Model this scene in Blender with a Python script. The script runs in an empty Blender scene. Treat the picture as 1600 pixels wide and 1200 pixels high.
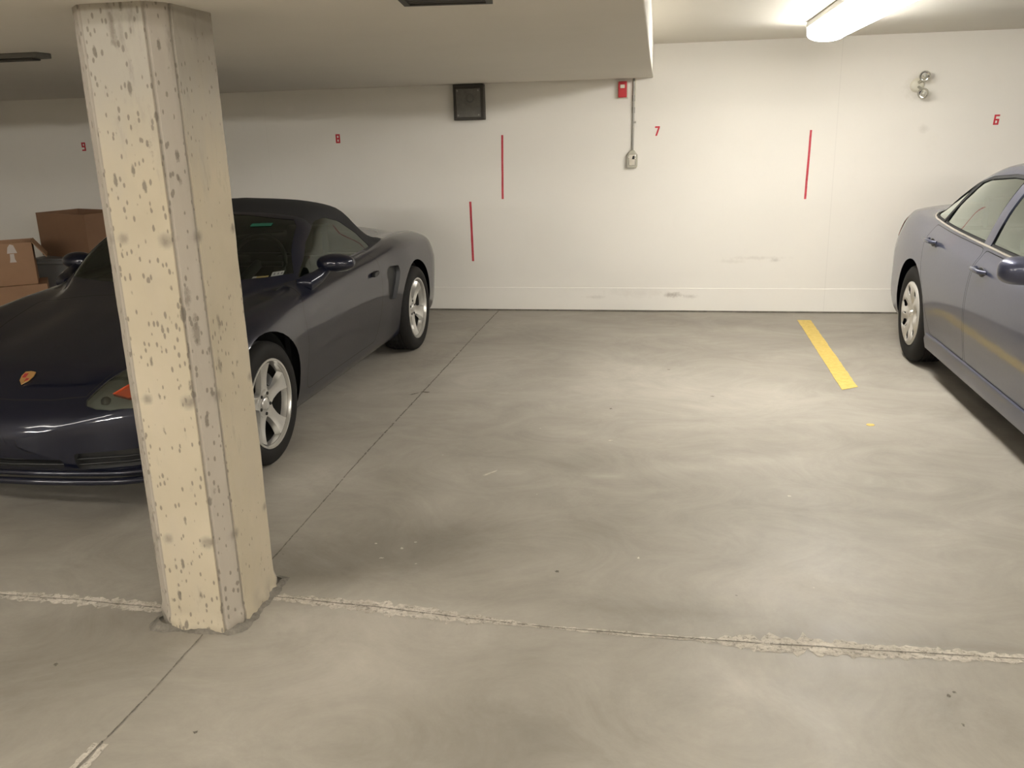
import bpy, bmesh, math, random
import numpy as np
from mathutils import Matrix, Vector, noise

# ------------------------------------------------------------------ camera, world, light, exposure
SC = bpy.context.scene
COL = SC.collection
F_PX, YAW, PITCH, ROLL, CAM_H = 1378.05, 0.1763, 0.2838, -0.0273, 1.6207

def make_camera():
    cy, sy, cp, sp = math.cos(YAW), math.sin(YAW), math.cos(PITCH), math.sin(PITCH)
    f = Vector((-sy * cp, cy * cp, -sp)); r = Vector((cy, sy, 0)); u = r.cross(f)
    c, s = math.cos(ROLL), math.sin(ROLL)
    r2 = c * r + s * u; u2 = -s * r + c * u
    m = Matrix((r2, u2, -f)).transposed().to_4x4(); m.translation = (0, 0, CAM_H)
    cd = bpy.data.cameras.new('camera'); cd.sensor_width = 36; cd.lens = F_PX / 1600 * 36
    cd.clip_start = .05; cd.clip_end = 60
    o = bpy.data.objects.new('camera', cd); o.matrix_world = m; COL.objects.link(o); SC.camera = o
make_camera()
SC.view_settings.view_transform = 'Standard'
SC.view_settings.look = 'None'
SC.view_settings.gamma = 1
SC.view_settings.use_curve_mapping = False
SC.view_settings.exposure = 0.0
w = bpy.data.worlds.new('world'); SC.world = w; w.use_nodes = True
w.node_tree.nodes['Background'].inputs[0].default_value = (.9, .87, .8, 1)
w.node_tree.nodes['Background'].inputs[1].default_value = 0.02
# radiance of the fluorescent diffusers
TUBE_COLOR = (1, .97, .915)
LAMP_RIGHT = 40
LAMPS_AISLE = 33
LAMPS_REAR = 158

# ------------------------------------------------------------------ helpers
def link(o, parent=None):
    COL.objects.link(o)
    if parent is not None: o.parent = parent
    return o
def tag(o, label=None, cat=None, group=None, kind=None):
    if label: o['label'] = label
    if cat: o['category'] = cat
    if group: o['group'] = group
    if kind: o['kind'] = kind
    return o
def empty(name, loc, rz=0):
    o = bpy.data.objects.new(name, None); o.location = loc; o.rotation_euler = (0, 0, rz); o.empty_display_size = .1
    return link(o)
def obj(name, bm, mats, parent=None, smooth=False, bevel=0, loc=None, rot=None):
    if not isinstance(mats, (list, tuple)): mats = [mats]
    me = bpy.data.meshes.new(name)
    bmesh.ops.recalc_face_normals(bm, faces=bm.faces)
    bm.to_mesh(me); bm.free()
    for m in mats: me.materials.append(m)
    if smooth:
        me.shade_smooth()
        if smooth == 'auto':
            me.set_sharp_from_angle(angle=math.radians(38))
    o = bpy.data.objects.new(name, me); link(o, parent)
    if loc: o.location = loc
    if rot: o.rotation_euler = rot
    if bevel:
        b = o.modifiers.new('bevel', 'BEVEL'); b.width = bevel; b.segments = 3; b.limit_method = 'ANGLE'
        b.harden_normals = False
        me.shade_smooth(); me.set_sharp_from_angle(angle=math.radians(38))
    return o
def bx(bm, lo, hi, mi=0, mat=None):
    vs = []
    for x in (lo[0], hi[0]):
        for y in (lo[1], hi[1]):
            for z in (lo[2], hi[2]):
                v = Vector((x, y, z))
                vs.append(bm.verts.new(mat @ v if mat else v))
    fs = [(0, 1, 3, 2), (4, 6, 7, 5), (0, 4, 5, 1), (2, 3, 7, 6), (0, 2, 6, 4), (1, 5, 7, 3)]
    out = []
    for f in fs:
        g = bm.faces.new([vs[i] for i in f]); g.material_index = mi; out.append(g)
    return out
def prism(bm, poly, depth, mi=0, f=lambda u, v, w: (u, w, v), cap=True):
    """extrude a 2-D polygon; f maps (u, v, w) to xyz"""
    a = [bm.verts.new(f(u, v, 0)) for u, v in poly]; b = [bm.verts.new(f(u, v, depth)) for u, v in poly]
    n = len(poly)
    for i in range(n):
        g = bm.faces.new((a[i], a[(i + 1) % n], b[(i + 1) % n], b[i])); g.material_index = mi
    if cap:
        g = bm.faces.new(a[::-1]); g.material_index = mi
        g = bm.faces.new(b); g.material_index = mi
def lathe(bm, prof, n=48, axis='x', c=(0, 0, 0), mi=0):
    """prof: list of (r, h) ; revolve about axis"""
    rings = []
    for r, h in prof:
        ring = []
        for i in range(n):
            a = 2 * math.pi * i / n
            p = (h, r * math.cos(a), r * math.sin(a)) if axis == 'x' else ((r * math.cos(a), h, r * math.sin(a)) if axis == 'y' else (r * math.cos(a), r * math.sin(a), h))
            ring.append(bm.verts.new((p[0] + c[0], p[1] + c[1], p[2] + c[2])))
        rings.append(ring)
    for k in range(len(rings) - 1):
        for i in range(n):
            g = bm.faces.new((rings[k][i], rings[k][(i + 1) % n], rings[k + 1][(i + 1) % n], rings[k + 1][i])); g.material_index = mi
    return rings
def tube(bm, pts, r, n=12, mi=0, cap=True):
    pts = [Vector(p) for p in pts]; rings = []
    for i, p in enumerate(pts):
        d = (pts[min(i + 1, len(pts) - 1)] - pts[max(i - 1, 0)]).normalized()
        a = Vector((0, 0, 1)) if abs(d.z) < .9 else Vector((1, 0, 0))
        s = d.cross(a).normalized(); t = s.cross(d)
        rr = r[i] if isinstance(r, (list, tuple)) else r
        rings.append([bm.verts.new(p + rr * (math.cos(2 * math.pi * k / n) * s + math.sin(2 * math.pi * k / n) * t)) for k in range(n)])
    for a, b in zip(rings, rings[1:]):
        for k in range(n):
            g = bm.faces.new((a[k], a[(k + 1) % n], b[(k + 1) % n], b[k])); g.material_index = mi
    if cap:
        bm.faces.new(rings[0][::-1]).material_index = mi; bm.faces.new(rings[-1]).material_index = mi

# ------------------------------------------------------------------ materials
class NT:
    def __init__(s, name):
        s.m = bpy.data.materials.new(name); s.m.use_nodes = True
        s.t = s.m.node_tree; s.t.nodes.clear()
        s.out = s.n('ShaderNodeOutputMaterial')
    def n(s, typ, **kw):
        nd = s.t.nodes.new(typ)
        for k, v in kw.items(): setattr(nd, k, v)
        return nd
    def set(s, sock, v):
        if hasattr(v, 'is_output'): s.t.links.new(v, sock)
        elif v is not None: sock.default_value = v
    def math(s, op, a, b=None, c=None, clamp=False):
        nd = s.n('ShaderNodeMath', operation=op, use_clamp=clamp)
        for i, v in enumerate((a, b, c)):
            if v is not None: s.set(nd.inputs[i], v)
        return nd.outputs[0]
    def obj(s): return s.n('ShaderNodeTexCoord').outputs['Object']
    def noise(s, scale, detail=4, rough=.55, vec=None, mapscale=None, dist=0):
        nd = s.n('ShaderNodeTexNoise'); nd.inputs['Scale'].default_value = scale
        nd.inputs['Detail'].default_value = detail; nd.inputs['Roughness'].default_value = rough; nd.inputs['Distortion'].default_value = dist
        v = vec or s.obj()
        if mapscale:
            mp = s.n('ShaderNodeMapping'); s.set(mp.inputs[0], v); mp.inputs['Scale'].default_value = mapscale; v = mp.outputs[0]
        s.set(nd.inputs['Vector'], v)
        return nd.outputs[0]
    def voro(s, scale, vec=None, mapscale=None):
        nd = s.n('ShaderNodeTexVoronoi'); nd.inputs['Scale'].default_value = scale
        v = vec or s.obj()
        if mapscale:
            mp = s.n('ShaderNodeMapping'); s.set(mp.inputs[0], v); mp.inputs['Scale'].default_value = mapscale; v = mp.outputs[0]
        s.set(nd.inputs['Vector'], v)
        return nd.outputs['Distance'], nd.outputs['Color']
    def ramp(s, fac, stops):
        nd = s.n('ShaderNodeValToRGB'); e = nd.color_ramp.elements
        while len(e) < len(stops): e.new(.5)
        for i, (p, c) in enumerate(stops):
            e[i].position = p; e[i].color = (c, c, c, 1) if isinstance(c, (int, float)) else (*c, 1)
        s.set(nd.inputs[0], fac); return nd.outputs[0]
    def mix(s, fac, a, b, blend='MIX'):
        nd = s.n('ShaderNodeMix', data_type='RGBA', blend_type=blend)
        s.set(nd.inputs[0], fac)
        for i, v in ((6, a), (7, b)): s.set(nd.inputs[i], (*v, 1) if isinstance(v, tuple) and len(v) == 3 else v)
        return nd.outputs[2]
    def bump(s, h, strength=.3, dist=.01):
        nd = s.n('ShaderNodeBump'); nd.inputs['Strength'].default_value = strength; nd.inputs['Distance'].default_value = dist
        s.set(nd.inputs['Height'], h); return nd.outputs[0]
    def bsdf(s, color=(.5, .5, .5), rough=.5, metal=0, normal=None, spec=.5, coat=0, coat_rough=.05, emis=None, estr=0):
        b = s.n('ShaderNodeBsdfPrincipled')
        s.set(b.inputs['Base Color'], (*color, 1) if isinstance(color, tuple) and len(color) == 3 else color)
        s.set(b.inputs['Roughness'], rough); s.set(b.inputs['Metallic'], metal)
        b.inputs['Specular IOR Level'].default_value = spec
        b.inputs['Coat Weight'].default_value = coat; b.inputs['Coat Roughness'].default_value = coat_rough
        if normal is not None: s.set(b.inputs['Normal'], normal)
        if emis: b.inputs['Emission Color'].default_value = (*emis, 1); b.inputs['Emission Strength'].default_value = estr
        s.t.links.new(b.outputs[0], s.out.inputs[0]); return b

def mat(name, color, rough=.5, metal=0, spec=.5, coat=0, coat_rough=.05, nscale=None, namt=.12, bump=0, **kw):
    t = NT(name); c = (*color, 1); nrm = None
    if nscale:
        f = t.noise(nscale)
        c = t.mix(f, tuple(x * (1 - namt) for x in color), tuple(min(1, x * (1 + namt)) for x in color))
        if bump: nrm = t.bump(f, bump, .004)
    t.bsdf(c, rough, metal, nrm, spec, coat, coat_rough, **kw)
    return t.m

def paint_wall(name, base, dirt=.5):
    t = NT(name); o = t.obj()
    n1 = t.noise(1.1, 5, .6); n2 = t.noise(14, 4, .6); n3 = t.noise(3.2, 6, .7, mapscale=(1, 1, .35))
    c = t.mix(t.ramp(n1, [(.3, 0.), (.75, 1.)]), tuple(x * .955 for x in base), base)
    c = t.mix(t.math('MULTIPLY', t.ramp(n3, [(.55, 0.), (.8, 1.)]), .22 * dirt), c, tuple(x * .74 for x in base))
    t.bsdf(c, .72, 0, t.bump(n2, .12, .004), .3)
    return t.m
M = {}
WALLC = (.86, .83, .765)

def wall_back_mat():
    t = NT('wall_paint'); o = t.obj(); sp = t.n('ShaderNodeSeparateXYZ'); t.set(sp.inputs[0], o)
    X, Z = sp.outputs[0], sp.outputs[2]
    n1 = t.noise(1.1, 5, .6); n2 = t.noise(16, 4, .6); n3 = t.noise(5, 6, .7, mapscale=(1, 1, .5))
    c = t.mix(t.ramp(n1, [(.3, 0.), (.75, 1.)]), tuple(x * .965 for x in WALLC), WALLC)
    c = t.mix(t.math('MULTIPLY', t.ramp(n3, [(.6, 0.), (.8, 1.)]), .10), c, tuple(x * .74 for x in WALLC))
    # formwork joint lines: one vertical, some horizontal lifts
    def line(v, pos, wd, amt, col):
        nonlocal c
        d = t.math('ABSOLUTE', t.math('SUBTRACT', v, pos))
        m = t.math('MULTIPLY', t.math('LESS_THAN', d, wd), amt)
        c = t.mix(m, c, col)
    dk = tuple(x * .62 for x in WALLC)
    line(X, 1.356, .003, .16, dk); line(X, -3.6, .003, .08, dk); line(X, 3.4, .003, .3, dk)
    # scuffs and stains: (x, z, rx, rz, amount)
    nn = t.noise(22, 5, .7)
    for (sx, sz, rx, rz, am, col) in [(.07, .155, .10, .03, .75, (.35, .31, .25)), (.22, .14, .07, .02, .4, (.4, .36, .3)), (-.62, .13, .12, .02, .3, (.45, .41, .35)),
                                  (.78, .48, .28, .018, .28, (.5, .46, .40)), (.93, .46, .06, .02, .5, (.5, .46, .40)), (1.93, 1.83, .10, .10, .35, (.55, .52, .42)), (2.03, 1.52, .05, .04, .3, (.5, .48, .42)),
                                  (-.25, .17, .35, .05, .18, (.5, .46, .4)), (.55, .45, .15, .02, .2, (.5, .46, .4))]:
        a = t.math('DIVIDE', t.math('SUBTRACT', X, sx), rx); b = t.math('DIVIDE', t.math('SUBTRACT', Z, sz), rz)
        d = t.math('SQRT', t.math('ADD', t.math('MULTIPLY', a, a), t.math('MULTIPLY', b, b)))
        d = t.math('ADD', d, t.math('MULTIPLY', t.math('SUBTRACT', nn, .5), 2.2))
        m = t.math('MULTIPLY', t.math('SUBTRACT', 1, d, clamp=True), am)
        c = t.mix(m, c, col)
    t.bsdf(c, .6, 0, t.bump(n2, .10, .004), .35)
    return t.m
M['wall'] = wall_back_mat()
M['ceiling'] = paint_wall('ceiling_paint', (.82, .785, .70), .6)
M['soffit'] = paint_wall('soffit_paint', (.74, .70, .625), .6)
M['far_wall'] = paint_wall('far_wall_paint', (.76, .72, .64), .8)

def floor_mat():
    t = NT('concrete_floor')
    big = t.noise(.55, 6, .6, dist=.6); mid = t.noise(2.3, 6, .62, dist=1.2); sw = t.noise(1.7, 8, .72, mapscale=(.9, 1.15, 1), dist=3.0); fine = t.noise(55, 5, .7)
    at = t.n('ShaderNodeAttribute', attribute_name='stain').outputs['Fac']
    f = t.math('ADD', t.math('MULTIPLY', big, .55), t.math('MULTIPLY', mid, .30))
    f = t.math('ADD', f, t.math('MULTIPLY', sw, .48)); f = t.math('ADD', f, t.math('MULTIPLY', fine, .08))
    f = t.math('ADD', t.math('MULTIPLY', t.math('SUBTRACT', f, .705), 1.15), .5)
    f = t.math('ADD', f, t.math('MULTIPLY', t.math('SUBTRACT', at, .5), 1.7))
    c = t.ramp(f, [(.0, (.165, .148, .122)), (.35, (.262, .238, .200)), (.6, (.345, .318, .27)), (1., (.50, .462, .395))])
    # small pale and dark specks
    d, col = t.voro(9, mapscale=(1, 1, .01))
    dn = t.math('ADD', d, t.math('MULTIPLY', t.math('SUBTRACT', t.noise(60, 3), .5), .12))
    sc_ = t.n('ShaderNodeSeparateColor'); t.set(sc_.inputs[0], col)
    pale = t.math('MULTIPLY', t.math('LESS_THAN', dn, .035), t.math('GREATER_THAN', sc_.outputs[0], .93))
    dark = t.math('MULTIPLY', t.math('LESS_THAN', dn, .03), t.math('GREATER_THAN', sc_.outputs[1], .93))
    c = t.mix(t.math('MULTIPLY', pale, .5), c, (.6, .56, .48)); c = t.mix(t.math('MULTIPLY', dark, .55), c, (.1, .09, .075))
    r = t.ramp(mid, [(.3, .42), (.7, .60)])
    t.bsdf(c, r, 0, t.bump(t.math('ADD', t.math('MULTIPLY', mid, .5), t.math('MULTIPLY', fine, .25)), .10, .006), .35)
    return t.m
M['floor'] = floor_mat()
def residue_mat(name, c0, c1, sc=60):
    t = NT(name); f = t.noise(sc, 6, .75); g = t.noise(9, 4, .6)
    c = t.mix(t.ramp(t.math('MULTIPLY', t.math('ADD', f, g), .5), [(.4, 0.), (.6, 1.)]), c0, c1)
    t.bsdf(c, .8, 0, t.bump(f, .5, .006), .2); return t.m
def crumbly(m, sc, cover):
    nt = m.node_tree; out = [n for n in nt.nodes if n.type == 'OUTPUT_MATERIAL'][0]; src = out.inputs[0].links[0].from_socket
    tc = nt.nodes.new('ShaderNodeTexCoord'); nz = nt.nodes.new('ShaderNodeTexNoise'); nz.inputs['Scale'].default_value = sc; nz.inputs['Detail'].default_value = 6; nz.inputs['Roughness'].default_value = .75
    nt.links.new(tc.outputs['Object'], nz.inputs['Vector'])
    rp = nt.nodes.new('ShaderNodeValToRGB'); rp.color_ramp.elements[0].position = cover; rp.color_ramp.elements[1].position = cover + .12
    tr = nt.nodes.new('ShaderNodeBsdfTransparent'); mx = nt.nodes.new('ShaderNodeMixShader')
    nt.links.new(nz.outputs[0], rp.inputs[0]); nt.links.new(rp.outputs[0], mx.inputs[0]); nt.links.new(src, mx.inputs[1]); nt.links.new(tr.outputs[0], mx.inputs[2]); nt.links.new(mx.outputs[0], out.inputs[0]); return m
M['residue'] = residue_mat('pale_mortar', (.36, .325, .27), (.62, .57, .49))
M['joint_line'] = crumbly(residue_mat('joint_crack', (.13, .118, .098), (.25, .225, .19)), 22, .50)
crumbly(M["residue"], 55, .54)
M['joint_dark'] = residue_mat('joint_dirt', (.13, .118, .098), (.23, .21, .175))
M['pale_paint'] = residue_mat('worn_pale_paint', (.42, .39, .33), (.66, .61, .52))
M['smudge'] = residue_mat('scuff_dirt', (.10, .09, .075), (.2, .18, .15))

def column_mat(attr=True):
    t = NT('column_concrete')
    sp = t.n('ShaderNodeSeparateXYZ'); t.set(sp.inputs[0], t.obj()); Z = sp.outputs[2]
    n1 = t.noise(3, 5, .6); n2 = t.noise(28, 6, .7); n3 = t.noise(9, 5, .65, mapscale=(1, 1, .3))
    at = t.n('ShaderNodeAttribute', attribute_name='strip').outputs['Fac']
    yel = t.mix(t.ramp(n1, [(.3, 0.), (.7, 1.)]), (.42, .365, .268), (.485, .425, .318))
    yel = t.mix(t.math('MULTIPLY', t.ramp(n3, [(.5, 0.), (.7, 1.)]), .45), yel, (.44, .39, .31))
    grey = t.mix(n3, (.33, .295, .25), (.43, .385, .325))
    greyup = t.mix(n3, (.32, .295, .25), (.42, .385, .325))
    # yellow paint thins out toward the head of the column, with a ragged edge
    zz = t.math('ADD', Z, t.math('MULTIPLY', t.math('SUBTRACT', n3, .5), .5))
    up = t.ramp(t.math('MULTIPLY', t.math('SUBTRACT', zz, 1.45), 3), [(0., 0.), (1., 1.)])
    yel = t.mix(up, yel, greyup)
    c = t.mix(at, yel, grey)
    # pits / bug holes, elongated downwards
    def pits(scale, th, keep, amt, ms):
        nonlocal c
        d, col = t.voro(scale, mapscale=ms)
        s = t.n('ShaderNodeSeparateColor'); t.set(s.inputs[0], col)
        dn = t.math('ADD', d, t.math('ADD', t.math('MULTIPLY', t.math('SUBTRACT', n2, .5), .55), t.math('MULTIPLY', t.math('SUBTRACT', n1, .5), .5)))
        dn = t.math('ADD', dn, t.math('MULTIPLY', t.math('GREATER_THAN', sp.outputs[0], -1.418), .06))
        m = t.math('MULTIPLY', t.ramp(t.math('SUBTRACT', th + .5, dn), [(.44, 0.), (.54, 1.)]), t.math('GREATER_THAN', s.outputs[0], keep))
        c = t.mix(t.math('MULTIPLY', m, amt), c, (.17, .15, .12)); return m
    m1 = pits(32, .17, .42, .85, (1, 1, .36)); m2 = pits(70, .24, .50, .75, (1, 1, .45)); m3 = pits(15, .10, .62, .6, (1, 1, .30))
    n5 = t.noise(17, 5, .7, mapscale=(1, 1, .3))
    c = t.mix(t.math('MULTIPLY', t.math('MULTIPLY', t.ramp(n5, [(.55, 0.), (.68, 1.)]), up), .45), c, (.22, .20, .17))
    c = t.mix(t.math('MULTIPLY', t.ramp(n5, [(.62, 0.), (.72, 1.)]), .30), c, (.25, .22, .18))
    st = t.n('ShaderNodeAttribute', attribute_name='mark').outputs['Fac']
    c = t.mix(t.math('MULTIPLY', st, t.ramp(n2, [(.3, .55), (.6, 1.)])), c, (.19, .17, .14))
    t.bsdf(c, .78, 0, t.bump(t.math('SUBTRACT', t.math('MULTIPLY', n2, .4), t.math('ADD', m1, m3)), .5, .004), .25)
    return t.m
M['column'] = column_mat()

M['red_paint'] = residue_mat('red_wall_paint', (.50, .055, .075), (.60, .10, .12))
M['red_dark'] = residue_mat('red_number_paint', (.50, .03, .045), (.62, .06, .08))
def yellow_mat():
    t = NT('yellow_road_paint'); n = t.noise(30, 6, .7); g = t.noise(4, 4, .6)
    c = t.mix(t.ramp(n, [(.35, 0.), (.6, 1.)]), (.56, .40, .09), (.67, .50, .14))
    c = t.mix(t.math('MULTIPLY', t.ramp(t.math('MULTIPLY', t.math('ADD', n, g), .5), [(.58, 0.), (.66, 1.)]), .5), c, (.4, .34, .2))
    t.bsdf(c, .6, 0, t.bump(n, .2, .003), .3); return t.m
M['yellow'] = yellow_mat()
M['galv'] = mat('galvanised_steel', (.34, .33, .30), .45, .7, nscale=40, namt=.2)
M['greybox'] = mat('dull_grey_enamel', (.15, .145, .13), .55, .2, nscale=25, namt=.35)
M['greybox_dark'] = mat('dark_grey_steel', (.06, .055, .048), .6, .3, nscale=20)
M['alarm_red'] = mat('alarm_red_plastic', (.55, .03, .04), .45, coat=.2)
M['black'] = mat('black_plastic', (.009, .009, .009), .5, nscale=60)
M['rubber'] = mat('tyre_rubber', (.014, .013, .012), .75, spec=.2, nscale=50, namt=.25)
M['dark_trim'] = mat('dark_rubber_seam', (.006, .006, .006), .8)
M['lens_white'] = mat('white_reflector', (.85, .84, .78), .25, coat=.5)
M['chrome'] = mat('chrome', (.8, .79, .76), .12, 1)
M['lamp_house'] = mat('grey_lamp_housing', (.42, .40, .33), .4, .3, coat=.2)
M['ivory'] = mat('ivory_plastic', (.72, .69, .58), .45)
M['alloy'] = mat('silver_alloy', (.62, .61, .58), .28, .75, coat=.4, nscale=90, namt=.05)
M['hubcap'] = mat('silver_painted_hubcap', (.50, .48, .44), .33, .45, coat=.3, nscale=60, namt=.08)
M['disc'] = mat('brake_steel', (.035, .033, .03), .5, .7, nscale=30)
M['liner'] = mat('wheel_arch_plastic', (.010, .010, .009), .8)

def car_paint(name, base, metal, rough, coat_rough, flake=0, coat=.8):
    t = NT(name); n = t.noise(3, 4, .6)
    c = t.mix(n, tuple(x * .92 for x in base), base)
    if flake:
        fl = t.noise(900, 1, .5); c = t.mix(t.math('MULTIPLY', fl, flake), c, tuple(min(1, x * 2.2) for x in base))
    dust = t.noise(60, 5, .7)
    r = t.math('ADD', rough, t.math('MULTIPLY', t.math('SUBTRACT', dust, .5), .06))
    t.bsdf(c, r, metal, None, .15, coat, coat_rough); return t.m
M['navy'] = car_paint('midnight_blue_paint', (.0065, .0080, .019), .3, .34, .06)
M['slate'] = car_paint('slate_blue_paint', (.042, .046, .074), .45, .40, .08, .4)
M['canvas'] = mat('black_canvas', (.012, .012, .013), .9, nscale=300, namt=.4, bump=.2)

def glass(name, tint, refl=1.0, dark=0.0):
    t = NT(name)
    tr = t.n('ShaderNodeBsdfTransparent'); tr.inputs[0].default_value = (*tint, 1)
    gl = t.n('ShaderNodeBsdfGlossy'); gl.inputs['Roughness'].default_value = .03; gl.inputs[0].default_value = (.92, 1, .95, 1)
    fr = t.n('ShaderNodeFresnel'); fr.inputs[0].default_value = 1.52
    f = t.math('MULTIPLY', fr.outputs[0], refl, clamp=True)
    f = t.math('ADD', f, dark, clamp=True)
    mx = t.n('ShaderNodeMixShader'); t.set(mx.inputs[0], f); t.t.links.new(tr.outputs[0], mx.inputs[1]); t.t.links.new(gl.outputs[0], mx.inputs[2])
    t.t.links.new(mx.outputs[0], t.out.inputs[0]); return t.m
M['glass_dark'] = glass('tinted_windscreen', (.42, .50, .45), 1.2)
M['glass_side'] = glass('grey_green_glass', (.55, .60, .50), 1.0)
M['glass'] = glass('green_tinted_glass', (.62, .72, .64), 1.9, .02)
M['lens'] = glass('clear_lamp_lens', (.82, .85, .82), 1.6, .05)
M['lamp_inner'] = mat('lamp_reflector', (.30, .31, .28), .3, .5)
M['amber'] = mat('amber_indicator', (.75, .12, .04), .3, coat=.5)
M['tail_red'] = mat('red_tail_lens', (.35, .02, .02), .2, coat=.8)
M['interior_black'] = mat('black_leather', (.012, .012, .011), .6, nscale=80, bump=.1)
M['interior_grey'] = mat('grey_cloth', (.14, .135, .12), .9, nscale=200)
M['mirror_glass'] = mat('mirror_glass', (.75, .78, .76), .03, 1)
M['card'] = mat('brown_cardboard', (.255, .142, .082), .8, nscale=12, namt=.08, bump=.05)
M['card2'] = mat('light_brown_cardboard', (.37, .215, .122), .8, nscale=12, namt=.08, bump=.05)
M['card_in'] = mat('cardboard_inside', (.17, .105, .065), .9)
M['card_print'] = mat('white_print', (.62, .55, .50), .7)
M['tote'] = mat('grey_blue_plastic', (.24, .245, .245), .45, nscale=8, namt=.08)
M['sticker_white'] = mat('white_sticker', (.17, .175, .16), .6)
M['sticker_yellow'] = mat('yellow_sticker', (.15, .12, .04), .6)
M['painted_reflection'] = mat('green_reflection_paint', (.012, .11, .07), .4)  # flat green imitating a reflection in the windscreen
M['ink'] = mat('sticker_ink', (.06, .06, .06), .7)
M['gold'] = mat('gold_enamel', (.62, .36, .12), .35, .6, coat=.4)
M['badge_red'] = mat('red_enamel', (.40, .03, .03), .35, coat=.4)
M['fixture'] = mat('white_enamel', (.75, .74, .70), .4)
for k_, e_ in (('glow', LAMP_RIGHT), ('glow_aisle', LAMPS_AISLE), ('glow_rear', LAMPS_REAR)):
    t_ = NT('lit_' + k_); t_.bsdf((.9, .9, .88), .4, emis=TUBE_COLOR if k_ == 'glow' else (1, .955, .89), estr=e_); M[k_] = t_.m
M['dark_fixture'] = mat('dull_fixture_enamel', (.10, .095, .085), .6)

# ------------------------------------------------------------------ setting
YW, ZC, ZS = 7.846, 2.243, 1.982          # back wall, ceiling, soffit
XL, XR, YB = -8.5, 7.0, -7.0
XE, YE = -.09, 2.00                       # right and near edges of the soffit
def struct(o, label=None): return tag(o, label, kind='structure')

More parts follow.
